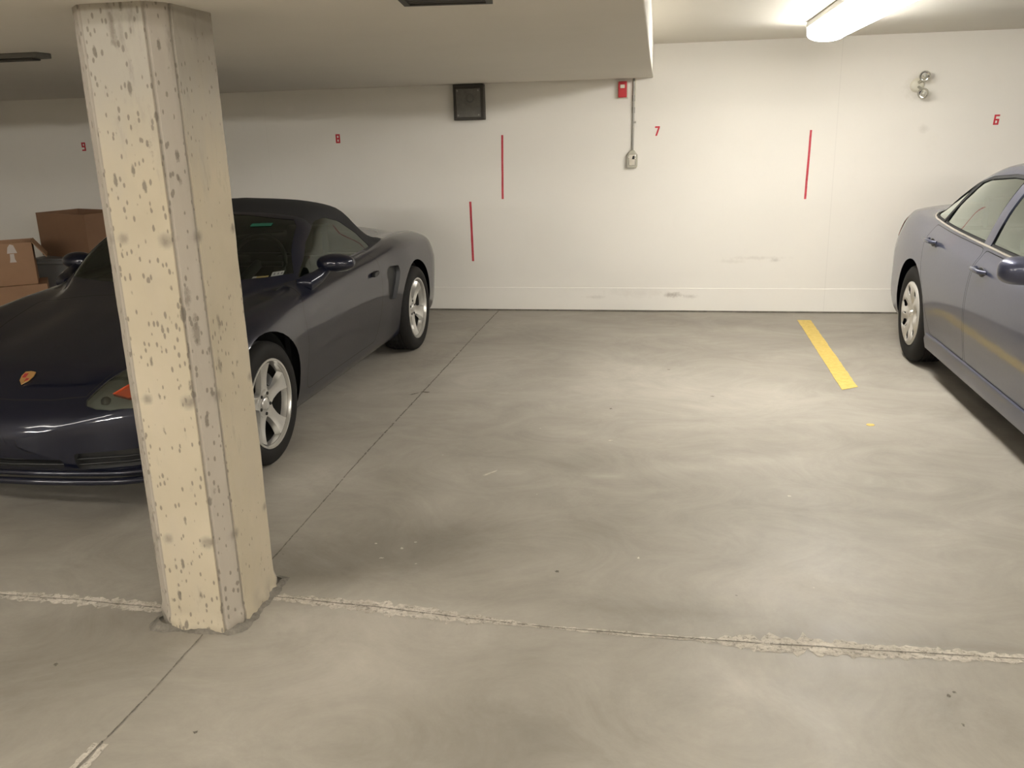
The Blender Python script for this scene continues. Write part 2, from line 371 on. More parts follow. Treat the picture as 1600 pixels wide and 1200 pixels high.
def floor():
    bm = bmesh.new()
    st = bm.verts.layers.float.new('stain')
    # (x, y, rx, ry, angle, amount): wear, damp and trowel marks
    S = [(-.98, 2.42, .30, .42, .0, .16), (-.62, 2.35, .35, .3, .0, .05), (-.45, 2.05, .28, .35, 0, -.10), (-1.02, 3.05, .26, .30, 0, -.11), (-.80, 3.22, .22, .26, .3, -.08), (-.55, 3.6, .3, .25, 0, -.02),
         (-.15, 5.4, .7, .45, .2, .12), (.6, 5.2, .5, .3, .5, .07), (.60, 3.05, .45, .25, .2, .10), (1.2, 3.2, .4, .5, 0, .07), (-.45, 4.1, .35, .14, -.3, -.10), (-.9, 4.6, .3, .25, .3, -.06), (0, 2.75, .5, .06, -.02, -.10), (.85, 2.66, .7, .04, 0, -.10),
         (-1.62, 3.8, .35, .40, .3, .10), (-1.30, 2.83, .22, .08, .4, -.16), (-1.85, 5.4, .25, .6, 0, .05), (-1.62, 6.0, .12, .9, 0, -.06), (-1.25, 5.6, .25, .7, -.1, .06), (.25, 2.4, .28, .14, 0, .08), (-.9, 6.9, .5, .2, 0, -.07), (.1, 6.6, .8, .3, .1, -.05), (-.2, 7.4, 1.5, .25, 0, -.03),
         (-.2, 4.45, .9, .08, -.35, .06), (.4, 4.2, .6, .07, .35, .07), (.35, 4.75, .8, .06, .25, .05), (-.28, 3.95, .13, .03, 0, .12), (-2.0, 2.2, .8, .3, 0, -.04), (-1.1, 1.9, .3, .2, 0, .05),
         (2.0, 5.0, .5, 1.5, 0, .04), (.0, 3.5, .6, .2, .4, -.05), (1.5, 6.9, .6, .4, 0, -.05), (-1.53, 7.2, .1, .5, 0, -.06), (-1.2, 2.55, .25, .10, 0, .10),(-1.75,3.1,.3,.25,0,-.07)]
    def stain(x, y):
        a = .5
        for sx, sy, rx, ry, an, am in S:
            dx, dy = x - sx, y - sy
            if abs(dx) > 3 * max(rx, ry) or abs(dy) > 3 * max(rx, ry): continue
            u = (dx * math.cos(an) + dy * math.sin(an)) / rx; v = (-dx * math.sin(an) + dy * math.cos(an)) / ry
            a += am * math.exp(-(u * u + v * v) * 1.1)
        if -4 < x < 3 and y > 1.5:
            a += .05 * noise.noise(Vector((x * 1.3, y * 3.5 + .8 * math.sin(x * 1.5), 3.1)))
        return a
    xs = [XL, -6, -4.5] + [-4 + .05 * i for i in range(143)] + [3.6, 5, XR]
    ys = [YB, -3, 0, 1.2] + [1.5 + .05 * i for i in range(127)] + [YW + .1]
    g = [[None] * len(ys) for _ in xs]
    for i, x in enumerate(xs):
        for j, y in enumerate(ys):
            v = bm.verts.new((x, y, 0)); v[st] = stain(x, y); g[i][j] = v
    for i in range(len(xs) - 1):
        for j in range(len(ys) - 1):
            bm.faces.new((g[i][j], g[i + 1][j], g[i + 1][j + 1], g[i][j + 1]))
    rnd = random.Random(5)
    # ribbons of joint dirt and of pale crumbled mortar, 1-2 mm above the slab
    def ribbon(path, width, z, mi, step=.012, rag=.5, seed=0):
        path = [Vector((*p, 0)) for p in path]
        L = [0]
        for a, b in zip(path, path[1:]): L.append(L[-1] + (b - a).length)
        n = max(2, int(L[-1] / step)); prev = None
        for k in range(n + 1):
            s = L[-1] * k / n; i = 0
            while i < len(L) - 2 and s > L[i + 1]: i += 1
            tt = (s - L[i]) / (L[i + 1] - L[i]); p = path[i].lerp(path[i + 1], tt); d = (path[i + 1] - path[i]).normalized(); nn = Vector((-d.y, d.x, 0))
            W = width(s, p) if callable(width) else width
            a = W * max(.05, 1 + rag * (noise.noise(Vector((s * 28, seed, 0))) * 1.6 + noise.noise(Vector((s * 90, seed, 5)))))
            b = W * max(.05, 1 + rag * (noise.noise(Vector((s * 28, seed, 9))) * 1.6 + noise.noise(Vector((s * 90, seed, 15)))))
            w_ = .004 * noise.noise(Vector((s * 6, seed, 20)))
            A = bm.verts.new(p + nn * (a + w_) + Vector((0, 0, z))); B = bm.verts.new(p - nn * (b - w_) + Vector((0, 0, z)))
            A[st] = B[st] = .5
            if prev: bm.faces.new((prev[0], A, B, prev[1])).material_index = mi
            prev = (A, B)
    J = [(-8, 2.56), (-3, 2.56), (-2.1, 2.56), (-1.70, 2.545)]
    J2 = [(-1.40, 2.672), (-1.15, 2.66), (-.9, 2.641), (-.7, 2.622), (-.38, 2.597), (0, 2.587), (.55, 2.590), (1.1, 2.602), (3, 2.62), (6.9, 2.66)]
    def wj(s, p):
        x = p.x
        base = .017
        for c_, r_, a_ in [(-1.0, .28, .012), (-.75, .2, .006), (.50, .20, .016), (.33, .1, .012), (.85, .25, .010), (-2.2, .3, .008), (-1.85, .15, .008), (-.35, .18, -.006), (.08, .14, -.005)]:
            base += 1.5 * a_ * math.exp(-((x - c_) / r_) ** 2)
        return base
    ribbon(J, wj, .0012, 1, seed=1); ribbon(J2, wj, .0012, 1, seed=2, rag=.55)
    ribbon(J, .0022, .0024, 2, seed=3, rag=.3); ribbon(J2, .0024, .0024, 2, seed=4, rag=.3)
    ribbon([(-1.515, 2.45), (-1.510, 2.06), (-1.517, 1.92), (-1.521, 1.84)], .0028, .0016, 2, seed=6, rag=.4)
    ribbon([(-1.521, 1.86), (-1.53, 1.3), (-1.53, .3)], .0032, .0024, 2, seed=7, rag=.4)
    ribbon([(-1.534, 1.85), (-1.545, 1.3), (-1.545, .5)], .010, .0012, 1, seed=8, rag=.5); ribbon([(-1.506, 1.85), (-1.508, 1.3), (-1.51, .5)], .009, .0012, 1, seed=9, rag=.5)
    ribbon([(-1.512, 2.75), (-1.51, 3.04), (-1.514, 3.47), (-1.524, 4.02)], .0030, .0016, 2, seed=10, rag=.5)
    ribbon([(-1.524, 4.02), (-1.518, 4.94), (-1.514, 5.9), (-1.513, 7.0), (-1.50, 7.82)], .0042, .0016, 2, seed=11, rag=.75)
    # irregular patches
    def patch(x, y, rx, ry, mi, z=.0012, an=0, n=26, rag=.5, seed=0):
        vs = []
        for k in range(n):
            a = 2 * math.pi * k / n; r = 1 + rag * 2 * noise.noise(Vector((math.cos(a) * 1.7, math.sin(a) * 1.7, seed)))
            u, v = rx * r * math.cos(a), ry * r * math.sin(a)
            q = bm.verts.new((x + u * math.cos(an) - v * math.sin(an), y + u * math.sin(an) + v * math.cos(an), z)); q[st] = .5; vs.append(q)
        bm.faces.new(vs).material_index = mi
    for k, (x, y, rx, ry, mi) in enumerate([(-.077, 3.13, .005, .006, 3), (-.379, 2.985, .008, .007, 4), (.839, 2.382, .007, .005, 4), (.86, 2.40, .004, .006, 4),
              (.84, 2.25, .006, .004, 4), (-1.08, 3.01, .004, .01, 3), (-1.02, 3.10, .01, .004, 3), (-.98, 3.16, .006, .004, 3), (-1.14, 3.13, .005, .005, 3),
              (-.93, 2.98, .006, .003, 3), (-1.56, 5.20, .035, .008, 4), (-1.50, 5.24, .01, .03, 4), (-.30, 5.0, .012, .008, 4), (-.27, 4.45, .008, .01, 3),
              (.57, 3.8, .006, .008, 3), (.3, 5.3, .012, .008, 4), (-1.28, 1.93, .007, .006, 4), (-1.9, 2.18, .006, .008, 4),
              (-.82, 3.93, .05, .008, 3), (.04, 5.9, .007, .01, 4)]):
        patch(x, y, rx, ry, mi, seed=k * 3.1, an=.4 * k)
    bm.normal_update()
    me = bpy.data.meshes.new('floor'); bm.to_mesh(me); bm.free()
    for k in ('floor', 'residue', 'joint_line', 'pale_paint', 'smudge'): me.materials.append(M[k])
    struct(link(bpy.data.objects.new('floor', me)))
floor()

def shell():
    bm = bmesh.new(); bx(bm, (XL, YW, 0), (XR, YW + .2, ZC + .4))
    struct(obj('wall_back', bm, M['wall']))
    bm = bmesh.new(); prism(bm, [(YW + .001, .014), (YW - .005, .014), (YW - .005, .213), (YW + .001, .216)], XR - XL, f=lambda u, v, w: (XL + w, u, v))
    struct(obj('baseboard_back', bm, M['wall'], bevel=.002))
    bm = bmesh.new(); bx(bm, (XL, YW - .004, .0005), (XR, YW + .001, .0139))
    struct(obj('trim_1', bm, M['joint_dark']))
    for n, lo, hi, m in [('wall_left', (XL - .2, YB, 0), (XL, YW, ZC + .4), 'far_wall'), ('wall_right', (XR, YB, 0), (XR + .2, YW, ZC + .4), 'far_wall'), ('wall_front', (XL, YB - .2, 0), (XR, YB, ZC + .4), 'far_wall')]:
        bm = bmesh.new(); bx(bm, lo, hi); struct(obj(n, bm, M[m]))
    bm = bmesh.new(); bx(bm, (XL, YB, ZC), (XR, YW, ZC + .25)); struct(obj('ceiling', bm, M['ceiling']))
    # dropped slab band (soffit) over the left bays
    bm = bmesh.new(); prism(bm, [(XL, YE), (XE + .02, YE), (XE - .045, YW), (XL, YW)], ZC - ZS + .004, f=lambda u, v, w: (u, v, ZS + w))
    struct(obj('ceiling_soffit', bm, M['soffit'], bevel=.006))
shell()

def column():
    x0, x1, y0, y1, c = -1.706, -1.399, 2.431, 2.792, .050
    # outline with flat chamfer strips between small grooves
    def ring():
        P = []; g = .009
        cor = [((x0, y0), (1, 0), (0, 1)), ((x1, y0), (0, 1), (-1, 0)), ((x1, y1), (-1, 0), (0, -1)), ((x0, y1), (0, -1), (1, 0))]
        for (cx, cy), (ax, ay), (bx_, by_) in cor:
            cc = c if (cx, cy) != (x0, y0) else .062
            ca, cb = (.062, .041) if (cx, cy) == (x1, y0) else (cc, cc)
            A = Vector((cx + bx_ * cb, cy + by_ * cb, 0)); B = Vector((cx + ax * ca, cy + ay * ca, 0)); d = (B - A).normalized(); nin = Vector((-(cx - (x0 + x1) / 2), -(cy - (y0 + y1) / 2), 0)).normalized()
            P += [(A + Vector((bx_, by_, 0)) * g, 0), (A + nin * .010, 2), (A + d * .007 + nin * .001, 1)]
            for k in (.25, .5, .75): P.append((A.lerp(B, k) + nin * (-.000), 1))
            P += [(B - d * .007 + nin * .001, 1), (B + nin * .010, 2), (B + Vector((ax, ay, 0)) * g, 0)]
        out = []
        n = len(P)
        for i in range(n):
            a, sa = P[i]; b, sb = P[(i + 1) % n]; out.append((a, sa))
            L = (b - a).length
            if L > .08:
                m = int(L / .012)
                for k in range(1, m): out.append((a.lerp(b, k / m), 0))
        return out
    R_ = ring(); n = len(R_)
    bm = bmesh.new(); st = bm.verts.layers.float.new('strip'); mk = bm.verts.layers.float.new('mark')
    zs = [0.0015 + .008 * i for i in range(int(ZS / .008))] + [ZS + .001]
    ctr = Vector(((x0 + x1) / 2, (y0 + y1) / 2, 0)); rows = []
    # round grey tie patches on both faces, in rows
    ties = []
    for zt in (.335, .82, 1.325):
        ties += [(x0 + .045, y0, zt, .016), (x0 + .10, y0, zt + .003, .014), (x1 - .070, y0, zt - .004, .019), (x1 - .05, y0, zt, .012), (x1, y0 + .065, zt, .017), (x1, y1 - .07, zt, .013)]
    for z in zs:
        row = []
        for p, s in R_:
            d = (p - ctr).normalized(); q = p.copy(); q.z = z
            nz = noise.noise(Vector((p.x * 9, p.y * 9, z * 3))) * .0022 + noise.noise(Vector((p.x * 40, p.y * 40, z * 14))) * .0009
            # ragged foot
            if z < .07:
                k = (1 - z / .07); nz += k * (.010 + .016 * noise.noise(Vector((p.x * 22, p.y * 22, z * 30))))
            # worn arrises
            if s > .5: nz -= .003 * max(0, noise.noise(Vector((p.x * 5, p.y * 5, z * 7))))
            q += d * nz; v = bm.verts.new(q); v[st] = min(1, s) * .9
            m = .75 if s == 2 else 0
            for tx, ty, tz, r in ties:
                dd = (Vector((p.x, p.y, z)) - Vector((tx, ty, tz))).length
                m = max(m, min(1, max(0, 1.5 - dd / r)))
            if z < .09: m = max(m, (1 - z / .09) * (.55 + 1.2 * noise.noise(Vector((p.x * 16, p.y * 16, z * 12)))))
            v[mk] = min(1, max(0, m)) * .8; row.append(v)
        rows.append(row)
    for a, b in zip(rows, rows[1:]):
        for i in range(n): bm.faces.new((a[i], a[(i + 1) % n], b[(i + 1) % n], b[i]))
    bm.faces.new(rows[-1]); bm.faces.new(rows[0][::-1])
    o = obj('concrete_column', bm, M['column'], smooth='auto')
    tag(o, 'pitted yellowish concrete column with grooved corner strips, standing before the dark sports car', 'column')
    # crumbled mortar lip at the foot
    bm = bmesh.new()
    prev = None; first = None; N = 150
    xa, xb, ya, yb = x0 - .012, x1 + .012, y0 - .012, y1 + .012
    per = [(xa + .03, ya), (xb - .045, ya), (xb, ya + .045), (xb, yb), (xa, yb), (xa, ya + .03)]
    pts = []
    for i in range(len(per)):
        a = Vector((*per[i], 0)); b = Vector((*per[(i + 1) % len(per)], 0)); m = max(2, int((b - a).length / .008))
        for k in range(m): pts.append(a.lerp(b, k / m))
    rings = []
    for p in pts:
        d = (p - ctr).normalized(); nn = noise.noise(Vector((p.x * 18, p.y * 18, 2))); n2 = noise.noise(Vector((p.x * 50, p.y * 50, 7)))
        wd = .016 + .016 * nn + .008 * n2; h = max(.003, .012 + .012 * nn + .008 * n2)
        rings.append([bm.verts.new(p - d * .016 + Vector((0, 0, h))), bm.verts.new(p + Vector((0, 0, h * .8))), bm.verts.new(p + d * max(.006, wd) + Vector((0, 0, .001)))])
    for i in range(len(rings)):
        a, b = rings[i], rings[(i + 1) % len(rings)]
        for k in range(2): bm.faces.new((a[k], b[k], b[k + 1], a[k + 1]))
    obj('mortar_collar', bm, M['joint_dark'], o, smooth=True)
column()

# ------------------------------------------------------------------ lamps
def fixture(x, y, z, length, rz, gm, label, wid=.24, drop=.066):
    """wraparound fluorescent fixture, long axis local x"""
    r = empty('fluorescent_light', (x, y, z), rz)
    bm = bmesh.new(); bx(bm, (-length / 2, -wid / 2 - .006, -.034), (length / 2, wid / 2 + .006, 0)); obj('housing', bm, M['fixture'], r, bevel=.004)
    bm = bmesh.new(); n = 20
    prof = [(-wid / 2, -.035)] + [(wid / 2 * -math.cos(math.pi * k / n) * (1), -.035 - drop * math.sin(math.pi * k / n) ** .45) for k in range(1, n)] + [(wid / 2, -.035)]
    prism(bm, prof, length - .02, f=lambda u, v, w: (-length / 2 + .01 + w, u, v))
    obj('diffuser', bm, gm, r, smooth='auto')
    for s in (-1, 1):
        bm = bmesh.new(); prism(bm, [(u * 1.02, v * 1.03 + .001) for u, v in prof], .012, f=lambda u, v, w, s=s: (s * (length / 2 - .006) + (w - .006), u, v)); obj('end_cap', bm, gm, r, smooth='auto')
    tag(r, label, 'light fixture'); return r
fixture(1.03, 5.40, ZC - .002, 2.42, math.radians(90), M['glow'], 'glowing white wraparound fluorescent light on the ceiling above the yellow floor stripe', .25, .088)
for x in (-3.8, .3, 4.4):
    fixture(x, .45, ZC - .002, 2.40, 0, M['glow_aisle'], {-3.8: 'glowing fluorescent light over the aisle in front of the dark sports car', .3: 'glowing fluorescent light over the aisle in front of the empty parking bay', 4.4: 'glowing fluorescent light over the aisle in front of the slate blue sedan'}[x], .13)
for x, w_ in ((-6.2, 'over the far side of the aisle, beyond the dark sports car'), (-2.4, 'over the far side of the aisle, opposite the concrete column'), (1.4, 'over the far side of the aisle, opposite the empty bay'), (5.2, 'over the far side of the aisle, opposite the slate blue sedan')):
    fixture(x, -2.6, ZC - .002, 1.22, 0, M['glow_rear'], 'glowing fluorescent light ' + w_, .13)

# ------------------------------------------------------------------ wall items
def quad_decal(name, poly, m, label, cat, parent=None, t=.0012, group=None):
    """thin painted mark on the back wall; poly in (x, z)"""
    bm = bmesh.new(); prism(bm, poly, t, f=lambda u, v, w: (u, YW - .0002 - w, v))
    o = obj(name, bm, m, parent); tag(o, label, cat, group); return o
def stripe(xt, zt, xb, zb, w_, label):
    r = random.Random(int(xt * 100)); L, Rr = [], []
    for k in range(9):
        f = k / 8; x = xt + (xb - xt) * f; z = zt + (zb - zt) * f
        L.append((x - w_ / 2 + r.uniform(-.0007, .0007), z)); Rr.append((x + w_ / 2 + r.uniform(-.0007, .0007), z))
    quad_decal('wall_stripe', L + Rr[::-1], M['red_paint'], label, 'wall marking', group='red stripes painted on the back wall')
stripe(-1.424, 1.553, -1.436, 1.006, .018, 'upper red vertical stripe on the white wall, below and right of the grey box')
stripe(-1.731, .987, -1.726, .455, .020, 'lower red vertical stripe on the white wall, beside the tail of the dark sports car')
stripe(1.155, 1.530, 1.143, .973, .018, 'red vertical stripe on the white wall below the glowing ceiling light')

def digit(ch, x, z, h, label, wd=None, slant=0.0):
    """stencil-like painted digit centred at (x, z)"""
    wd = wd or h * .55; s = h * .17
    seg = {'a': [(0, h - s), (wd, h - s), (wd, h), (0, h)], 'd': [(0, 0), (wd, 0), (wd, s), (0, s)], 'g': [(0, h / 2 - s / 2), (wd, h / 2 - s / 2), (wd, h / 2 + s / 2), (0, h / 2 + s / 2)],
           'f': [(0, h / 2), (s, h / 2), (s, h), (0, h)], 'b': [(wd - s, h / 2), (wd, h / 2), (wd, h), (wd - s, h)], 'e': [(0, 0), (s, 0), (s, h / 2), (0, h / 2)], 'c': [(wd - s, 0), (wd, 0), (wd, h / 2), (wd - s, h / 2)],
           'v': [(wd * .28, 0), (wd * .28 + s * 1.1, 0), (wd, h - s), (wd - s * 1.1, h - s)]}
    use = {'8': 'adgfbec', '6': 'adgfec', '9': 'adgfbc', '7': 'av'}[ch]
    bm = bmesh.new()
    for i, k in enumerate(use):
        prism(bm, [(x - wd / 2 + u + slant * v, z - h / 2 + v) for u, v in seg[k]], .0010 + .00006 * i, f=lambda u, v, w: (u, YW - .0002 - w, v))
    o = obj('parking_number', bm, M['red_dark']); tag(o, label, 'painted number', 'red bay numbers painted on the back wall')
digit('8', -2.925, 1.558, .078, 'small red number 8 painted on the wall above the dark sports car', .040)
digit('7', -.100, 1.553, .078, 'small red number 7 painted on the wall right of the outlet box', .040, .12)
digit('6', 2.560, 1.573, .078, 'small red number 6 painted on the wall above the slate blue sedan', .040, .08)
digit('9', -5.455, 1.545, .078, 'small red number 9 painted on the wall left of the concrete column', .040)

def wall_box():
    r = empty('wall_junction_box', (-1.695, YW, 1.826))
    bm = bmesh.new(); bx(bm, (-.132, -.09, -.142), (.132, 0, .1525)); obj('housing', bm, M['greybox_dark'], r, bevel=.006)
    bm = bmesh.new(); bx(bm, (-.105, -.102, -.118), (.108, -.091, .118)); obj('cover', bm, M['greybox'], r, bevel=.005)
    for sx in (-.09, .09):
        for sz in (-.10, .10):
            bm = bmesh.new(); lathe(bm, [(.001, -.106), (.006, -.105), (.007, -.1021)], 10, 'y', (sx, 0, sz)); obj('cover_screw', bm, M['galv'], r)
    bm = bmesh.new(); lathe(bm, [(.001, -.116), (.030, -.115), (.034, -.110), (.036, -.1025)], 24, 'y', (.02, 0, .04)); obj('knockout', bm, M['greybox'], r, smooth='auto')
    tag(r, 'dull grey square metal box high on the white wall, tucked under the soffit', 'electrical box')
wall_box()
def alarm():
    r = empty('fire_alarm', (-.384, YW, 1.893))
    bm = bmesh.new(); bx(bm, (-.048, -.012, -.072), (.044, 0, .07)); obj('back_plate', bm, M['ivory'], r, bevel=.003)
    bm = bmesh.new(); bx(bm, (-.037, -.05, -.062), (.035, -.0125, .066)); obj('alarm_body', bm, M['alarm_red'], r, bevel=.006)
    bm = bmesh.new(); bx(bm, (-.020, -.06, .012), (.018, -.0505, .040)); obj('strobe_lens', bm, M['ivory'], r, bevel=.004)
    tag(r, 'small red fire alarm on the white wall, left of the thin conduit', 'fire alarm')
alarm()
def conduit():
    r = empty('electrical_conduit', (-.298, YW, ZS))
    bm = bmesh.new(); tube(bm, [(0.006, -.016, -.001), (.004, -.016, -.25), (.001, -.016, -.58)], .0085, 12); obj('pipe', bm, M['galv'], r, smooth='auto')
    for z in (-.16, -.255):
        bm = bmesh.new(); tube(bm, [(.005, -.016, z - .024), (.005, -.016, z + .024)], .0125, 12); obj('coupling', bm, M['galv'], r, smooth='auto')
    bm = bmesh.new(); bx(bm, (-.004, -.028, -.36), (.028, -.0005, -.345)); obj('strap', bm, M['galv'], r, bevel=.002)
    bm = bmesh.new(); tube(bm, [(.018, -.008, 0), (.018, -.008, -.15), (.012, -.008, -.25)], .005, 8); obj('cable', bm, M['ivory'], r, smooth='auto')
    tag(r, 'thin grey conduit running down the white wall from the soffit to the outlet box', 'conduit')
    r = empty('outlet_box', (-.299, YW, 1.328))
    bm = bmesh.new()
    prism(bm, [(-.040, -.074), (.036, -.074), (.044, -.062), (.045, .035), (.016, .074), (-.016, .074), (-.044, .035), (-.047, -.062)], .045, f=lambda u, v, w: (u, -w, v)); obj('box_body', bm, M['lamp_house'], r, bevel=.006)
    bm = bmesh.new(); prism(bm, [(-.028, -.052), (.028, -.052), (.028, .040), (-.028, .040)], .006, f=lambda u, v, w: (u, -.0455 - w, v)); obj('cover_plate', bm, M['chrome'], r, bevel=.003)
    bm = bmesh.new(); prism(bm, [(-.002, .0), (.020, .0), (.022, .026), (.006, .028)], .004, f=lambda u, v, w: (u, -.052 - w, v)); obj('socket', bm, M['black'], r, bevel=.002)
    tag(r, 'metal outlet box with a dark socket at the foot of the conduit', 'outlet')
conduit()
def emergency():
    r = empty('emergency_light', (1.97, YW, 1.857))
    bm = bmesh.new(); lathe(bm, [(.001, -.020), (.040, -.019), (.052, -.010), (.055, 0)], 28, 'y', (-.025, 0, -.005)); obj('back_plate', bm, M['ivory'], r, smooth='auto')
    for z, aim in ((.062, (-.15, -1, -.30)), (-.068, (-.55, -1, -.35))):
        hx = 0.004 if z > 0 else .006
        bm = bmesh.new(); tube(bm, [(-.02, -.018, z * .25), (hx - .005, -.05, z * .55), (hx, -.075, z * .85)], .010, 10); obj('swivel_arm', bm, M['lamp_house'], r, smooth='auto')
        d = Vector(aim).normalized(); q = d.to_track_quat('Z', 'Y').to_matrix().to_4x4(); q.translation = Vector((hx, -.085, z))
        bm = bmesh.new(); lathe(bm, [(.002, -.045), (.020, -.042), (.034, -.022), (.042, .006), (.042, .016), (.037, .016), (.036, .010)], 24, 'z'); bm.transform(q); h = obj('lamp_head', bm, M['lamp_house'], r, smooth='auto')
        bm = bmesh.new(); lathe(bm, [(.036, .011), (.030, .012), (.022, -.002), (.010, -.010), (.001, -.012)], 24, 'z'); bm.transform(q); obj('reflector', bm, M['chrome'], h, smooth=True)
        bm = bmesh.new(); lathe(bm, [(.001, .020), (.007, .016), (.008, -.008)], 12, 'z'); bm.transform(q); obj('bulb', bm, M['lens_white'], h, smooth=True)
    tag(r, 'twin-headed emergency light on the white wall above the rear of the slate blue sedan', 'emergency light')
emergency()

# soffit items
def soffit_items():
    r = empty('ceiling_vent', (-.60, 2.495, ZS))
    W_, D_ = .125, .13
    bm = bmesh.new()
    for lo, hi in [((-W_, -D_, -.028), (W_, -D_ + .018, 0)), ((-W_, D_ - .018, -.028), (W_, D_, 0)), ((-W_, -D_ + .018, -.028), (-W_ + .018, D_ - .018, 0)), ((W_ - .018, -D_ + .018, -.028), (W_, D_ - .018, 0))]: bx(bm, lo, hi)
    obj('frame', bm, M['greybox_dark'], r, rot=(0, 0, .15))
    bm = bmesh.new(); bx(bm, (-W_ + .018, -D_ + .018, -.012), (W_ - .018, D_ - .018, -.001)); obj('backing', bm, M['black'], r, rot=(0, 0, .15))
    for k in range(7):
        y = -D_ + .035 + k * .032
        bm = bmesh.new(); bx(bm, (-W_ + .019, y - .010, -.024), (W_ - .019, y + .010, -.021)); obj('louvre', bm, M['greybox_dark'], r, rot=(0, 0, .15))
    tag(r, 'dark square vent under the soffit between the column and the empty bay', 'vent')
    r = empty('ceiling_strip_light', (-3.30, 3.68, ZS))
    bm = bmesh.new(); bx(bm, (-.62, -.05, -.022), (.62, .05, 0)); obj('housing', bm, M['dark_fixture'], r, bevel=.004)
    bm = bmesh.new(); bx(bm, (-.58, -.03, -.030), (.58, .03, -.0225)); obj('diffuser', bm, M['greybox_dark'], r, bevel=.003)
    tag(r, 'unlit dark strip light under the soffit left of the concrete column', 'light fixture')
soffit_items()

# floor stripe
def floor_stripe():
    bm = bmesh.new(); r = random.Random(3); L, Rr = [], []
    for k in range(41):
        f = k / 40; y = 7.545 + (5.545 - 7.545) * f; x = 1.155 + (1.149 - 1.155) * f
        L.append((x - .054 + r.uniform(-.0025, .0025), y - (.045 * f))); Rr.append((x + .054 + r.uniform(-.0025, .0025), y + .03 * f))
    P = L + Rr[::-1]
    a = [bm.verts.new((x, y, .0012)) for x, y in P]; b = [bm.verts.new((x, y, .0024)) for x, y in P]; n = len(P)
    for i in range(n): bm.faces.new((a[i], a[(i + 1) % n], b[(i + 1) % n], b[i]))
    for s in (a, b):
        for k in range(40): bm.faces.new((s[k], s[k + 1], s[n - 2 - k], s[n - 1 - k]))
    o = obj('floor_stripe', bm, M['yellow']); tag(o, 'yellow painted bay line on the concrete floor, left of the slate blue sedan', 'floor marking')
    bm = bmesh.new()
    vs = [bm.verts.new((1.127 + (.022 + .010 * noise.noise(Vector((math.cos(a_), math.sin(a_), 4)))) * math.cos(a_), 4.836 + .02 * math.sin(a_) * (1 + .5 * noise.noise(Vector((math.cos(a_) * 2, math.sin(a_) * 2, 8)))), .0018)) for a_ in [2 * math.pi * k / 20 for k in range(20)]]
    vb = [bm.verts.new((v.co.x, v.co.y, .0006)) for v in vs]
    bm.faces.new(vs); bm.faces.new(vb[::-1])
    for i in range(20): bm.faces.new((vb[i], vb[(i + 1) % 20], vs[(i + 1) % 20], vs[i]))
    o = obj('paint_drip', bm, M['yellow']); tag(o, 'small faded yellow paint drip on the floor beyond the near end of the yellow line', 'paint spot')
floor_stripe()

# ------------------------------------------------------------------ car builder
def pchip(xs, ys):
    xs = np.array(xs, float); ys = np.array(ys, float); h = np.diff(xs); d = np.diff(ys) / h; n = len(xs); m = np.zeros(n)
    for i in range(1, n - 1):
        if d[i - 1] * d[i] > 0:
            w1 = 2 * h[i] + h[i - 1]; w2 = h[i] + 2 * h[i - 1]; m[i] = (w1 + w2) / (w1 / d[i - 1] + w2 / d[i])
    m[0] = d[0]; m[-1] = d[-1]
    def f(x):
        x = np.clip(x, xs[0], xs[-1]); i = np.clip(np.searchsorted(xs, x) - 1, 0, n - 2); t = (x - xs[i]) / h[i]
        return (2 * t**3 - 3 * t**2 + 1) * ys[i] + (t**3 - 2 * t**2 + t) * h[i] * m[i] + (-2 * t**3 + 3 * t**2) * ys[i + 1] + (t**3 - t**2) * h[i] * m[i + 1]
    return f

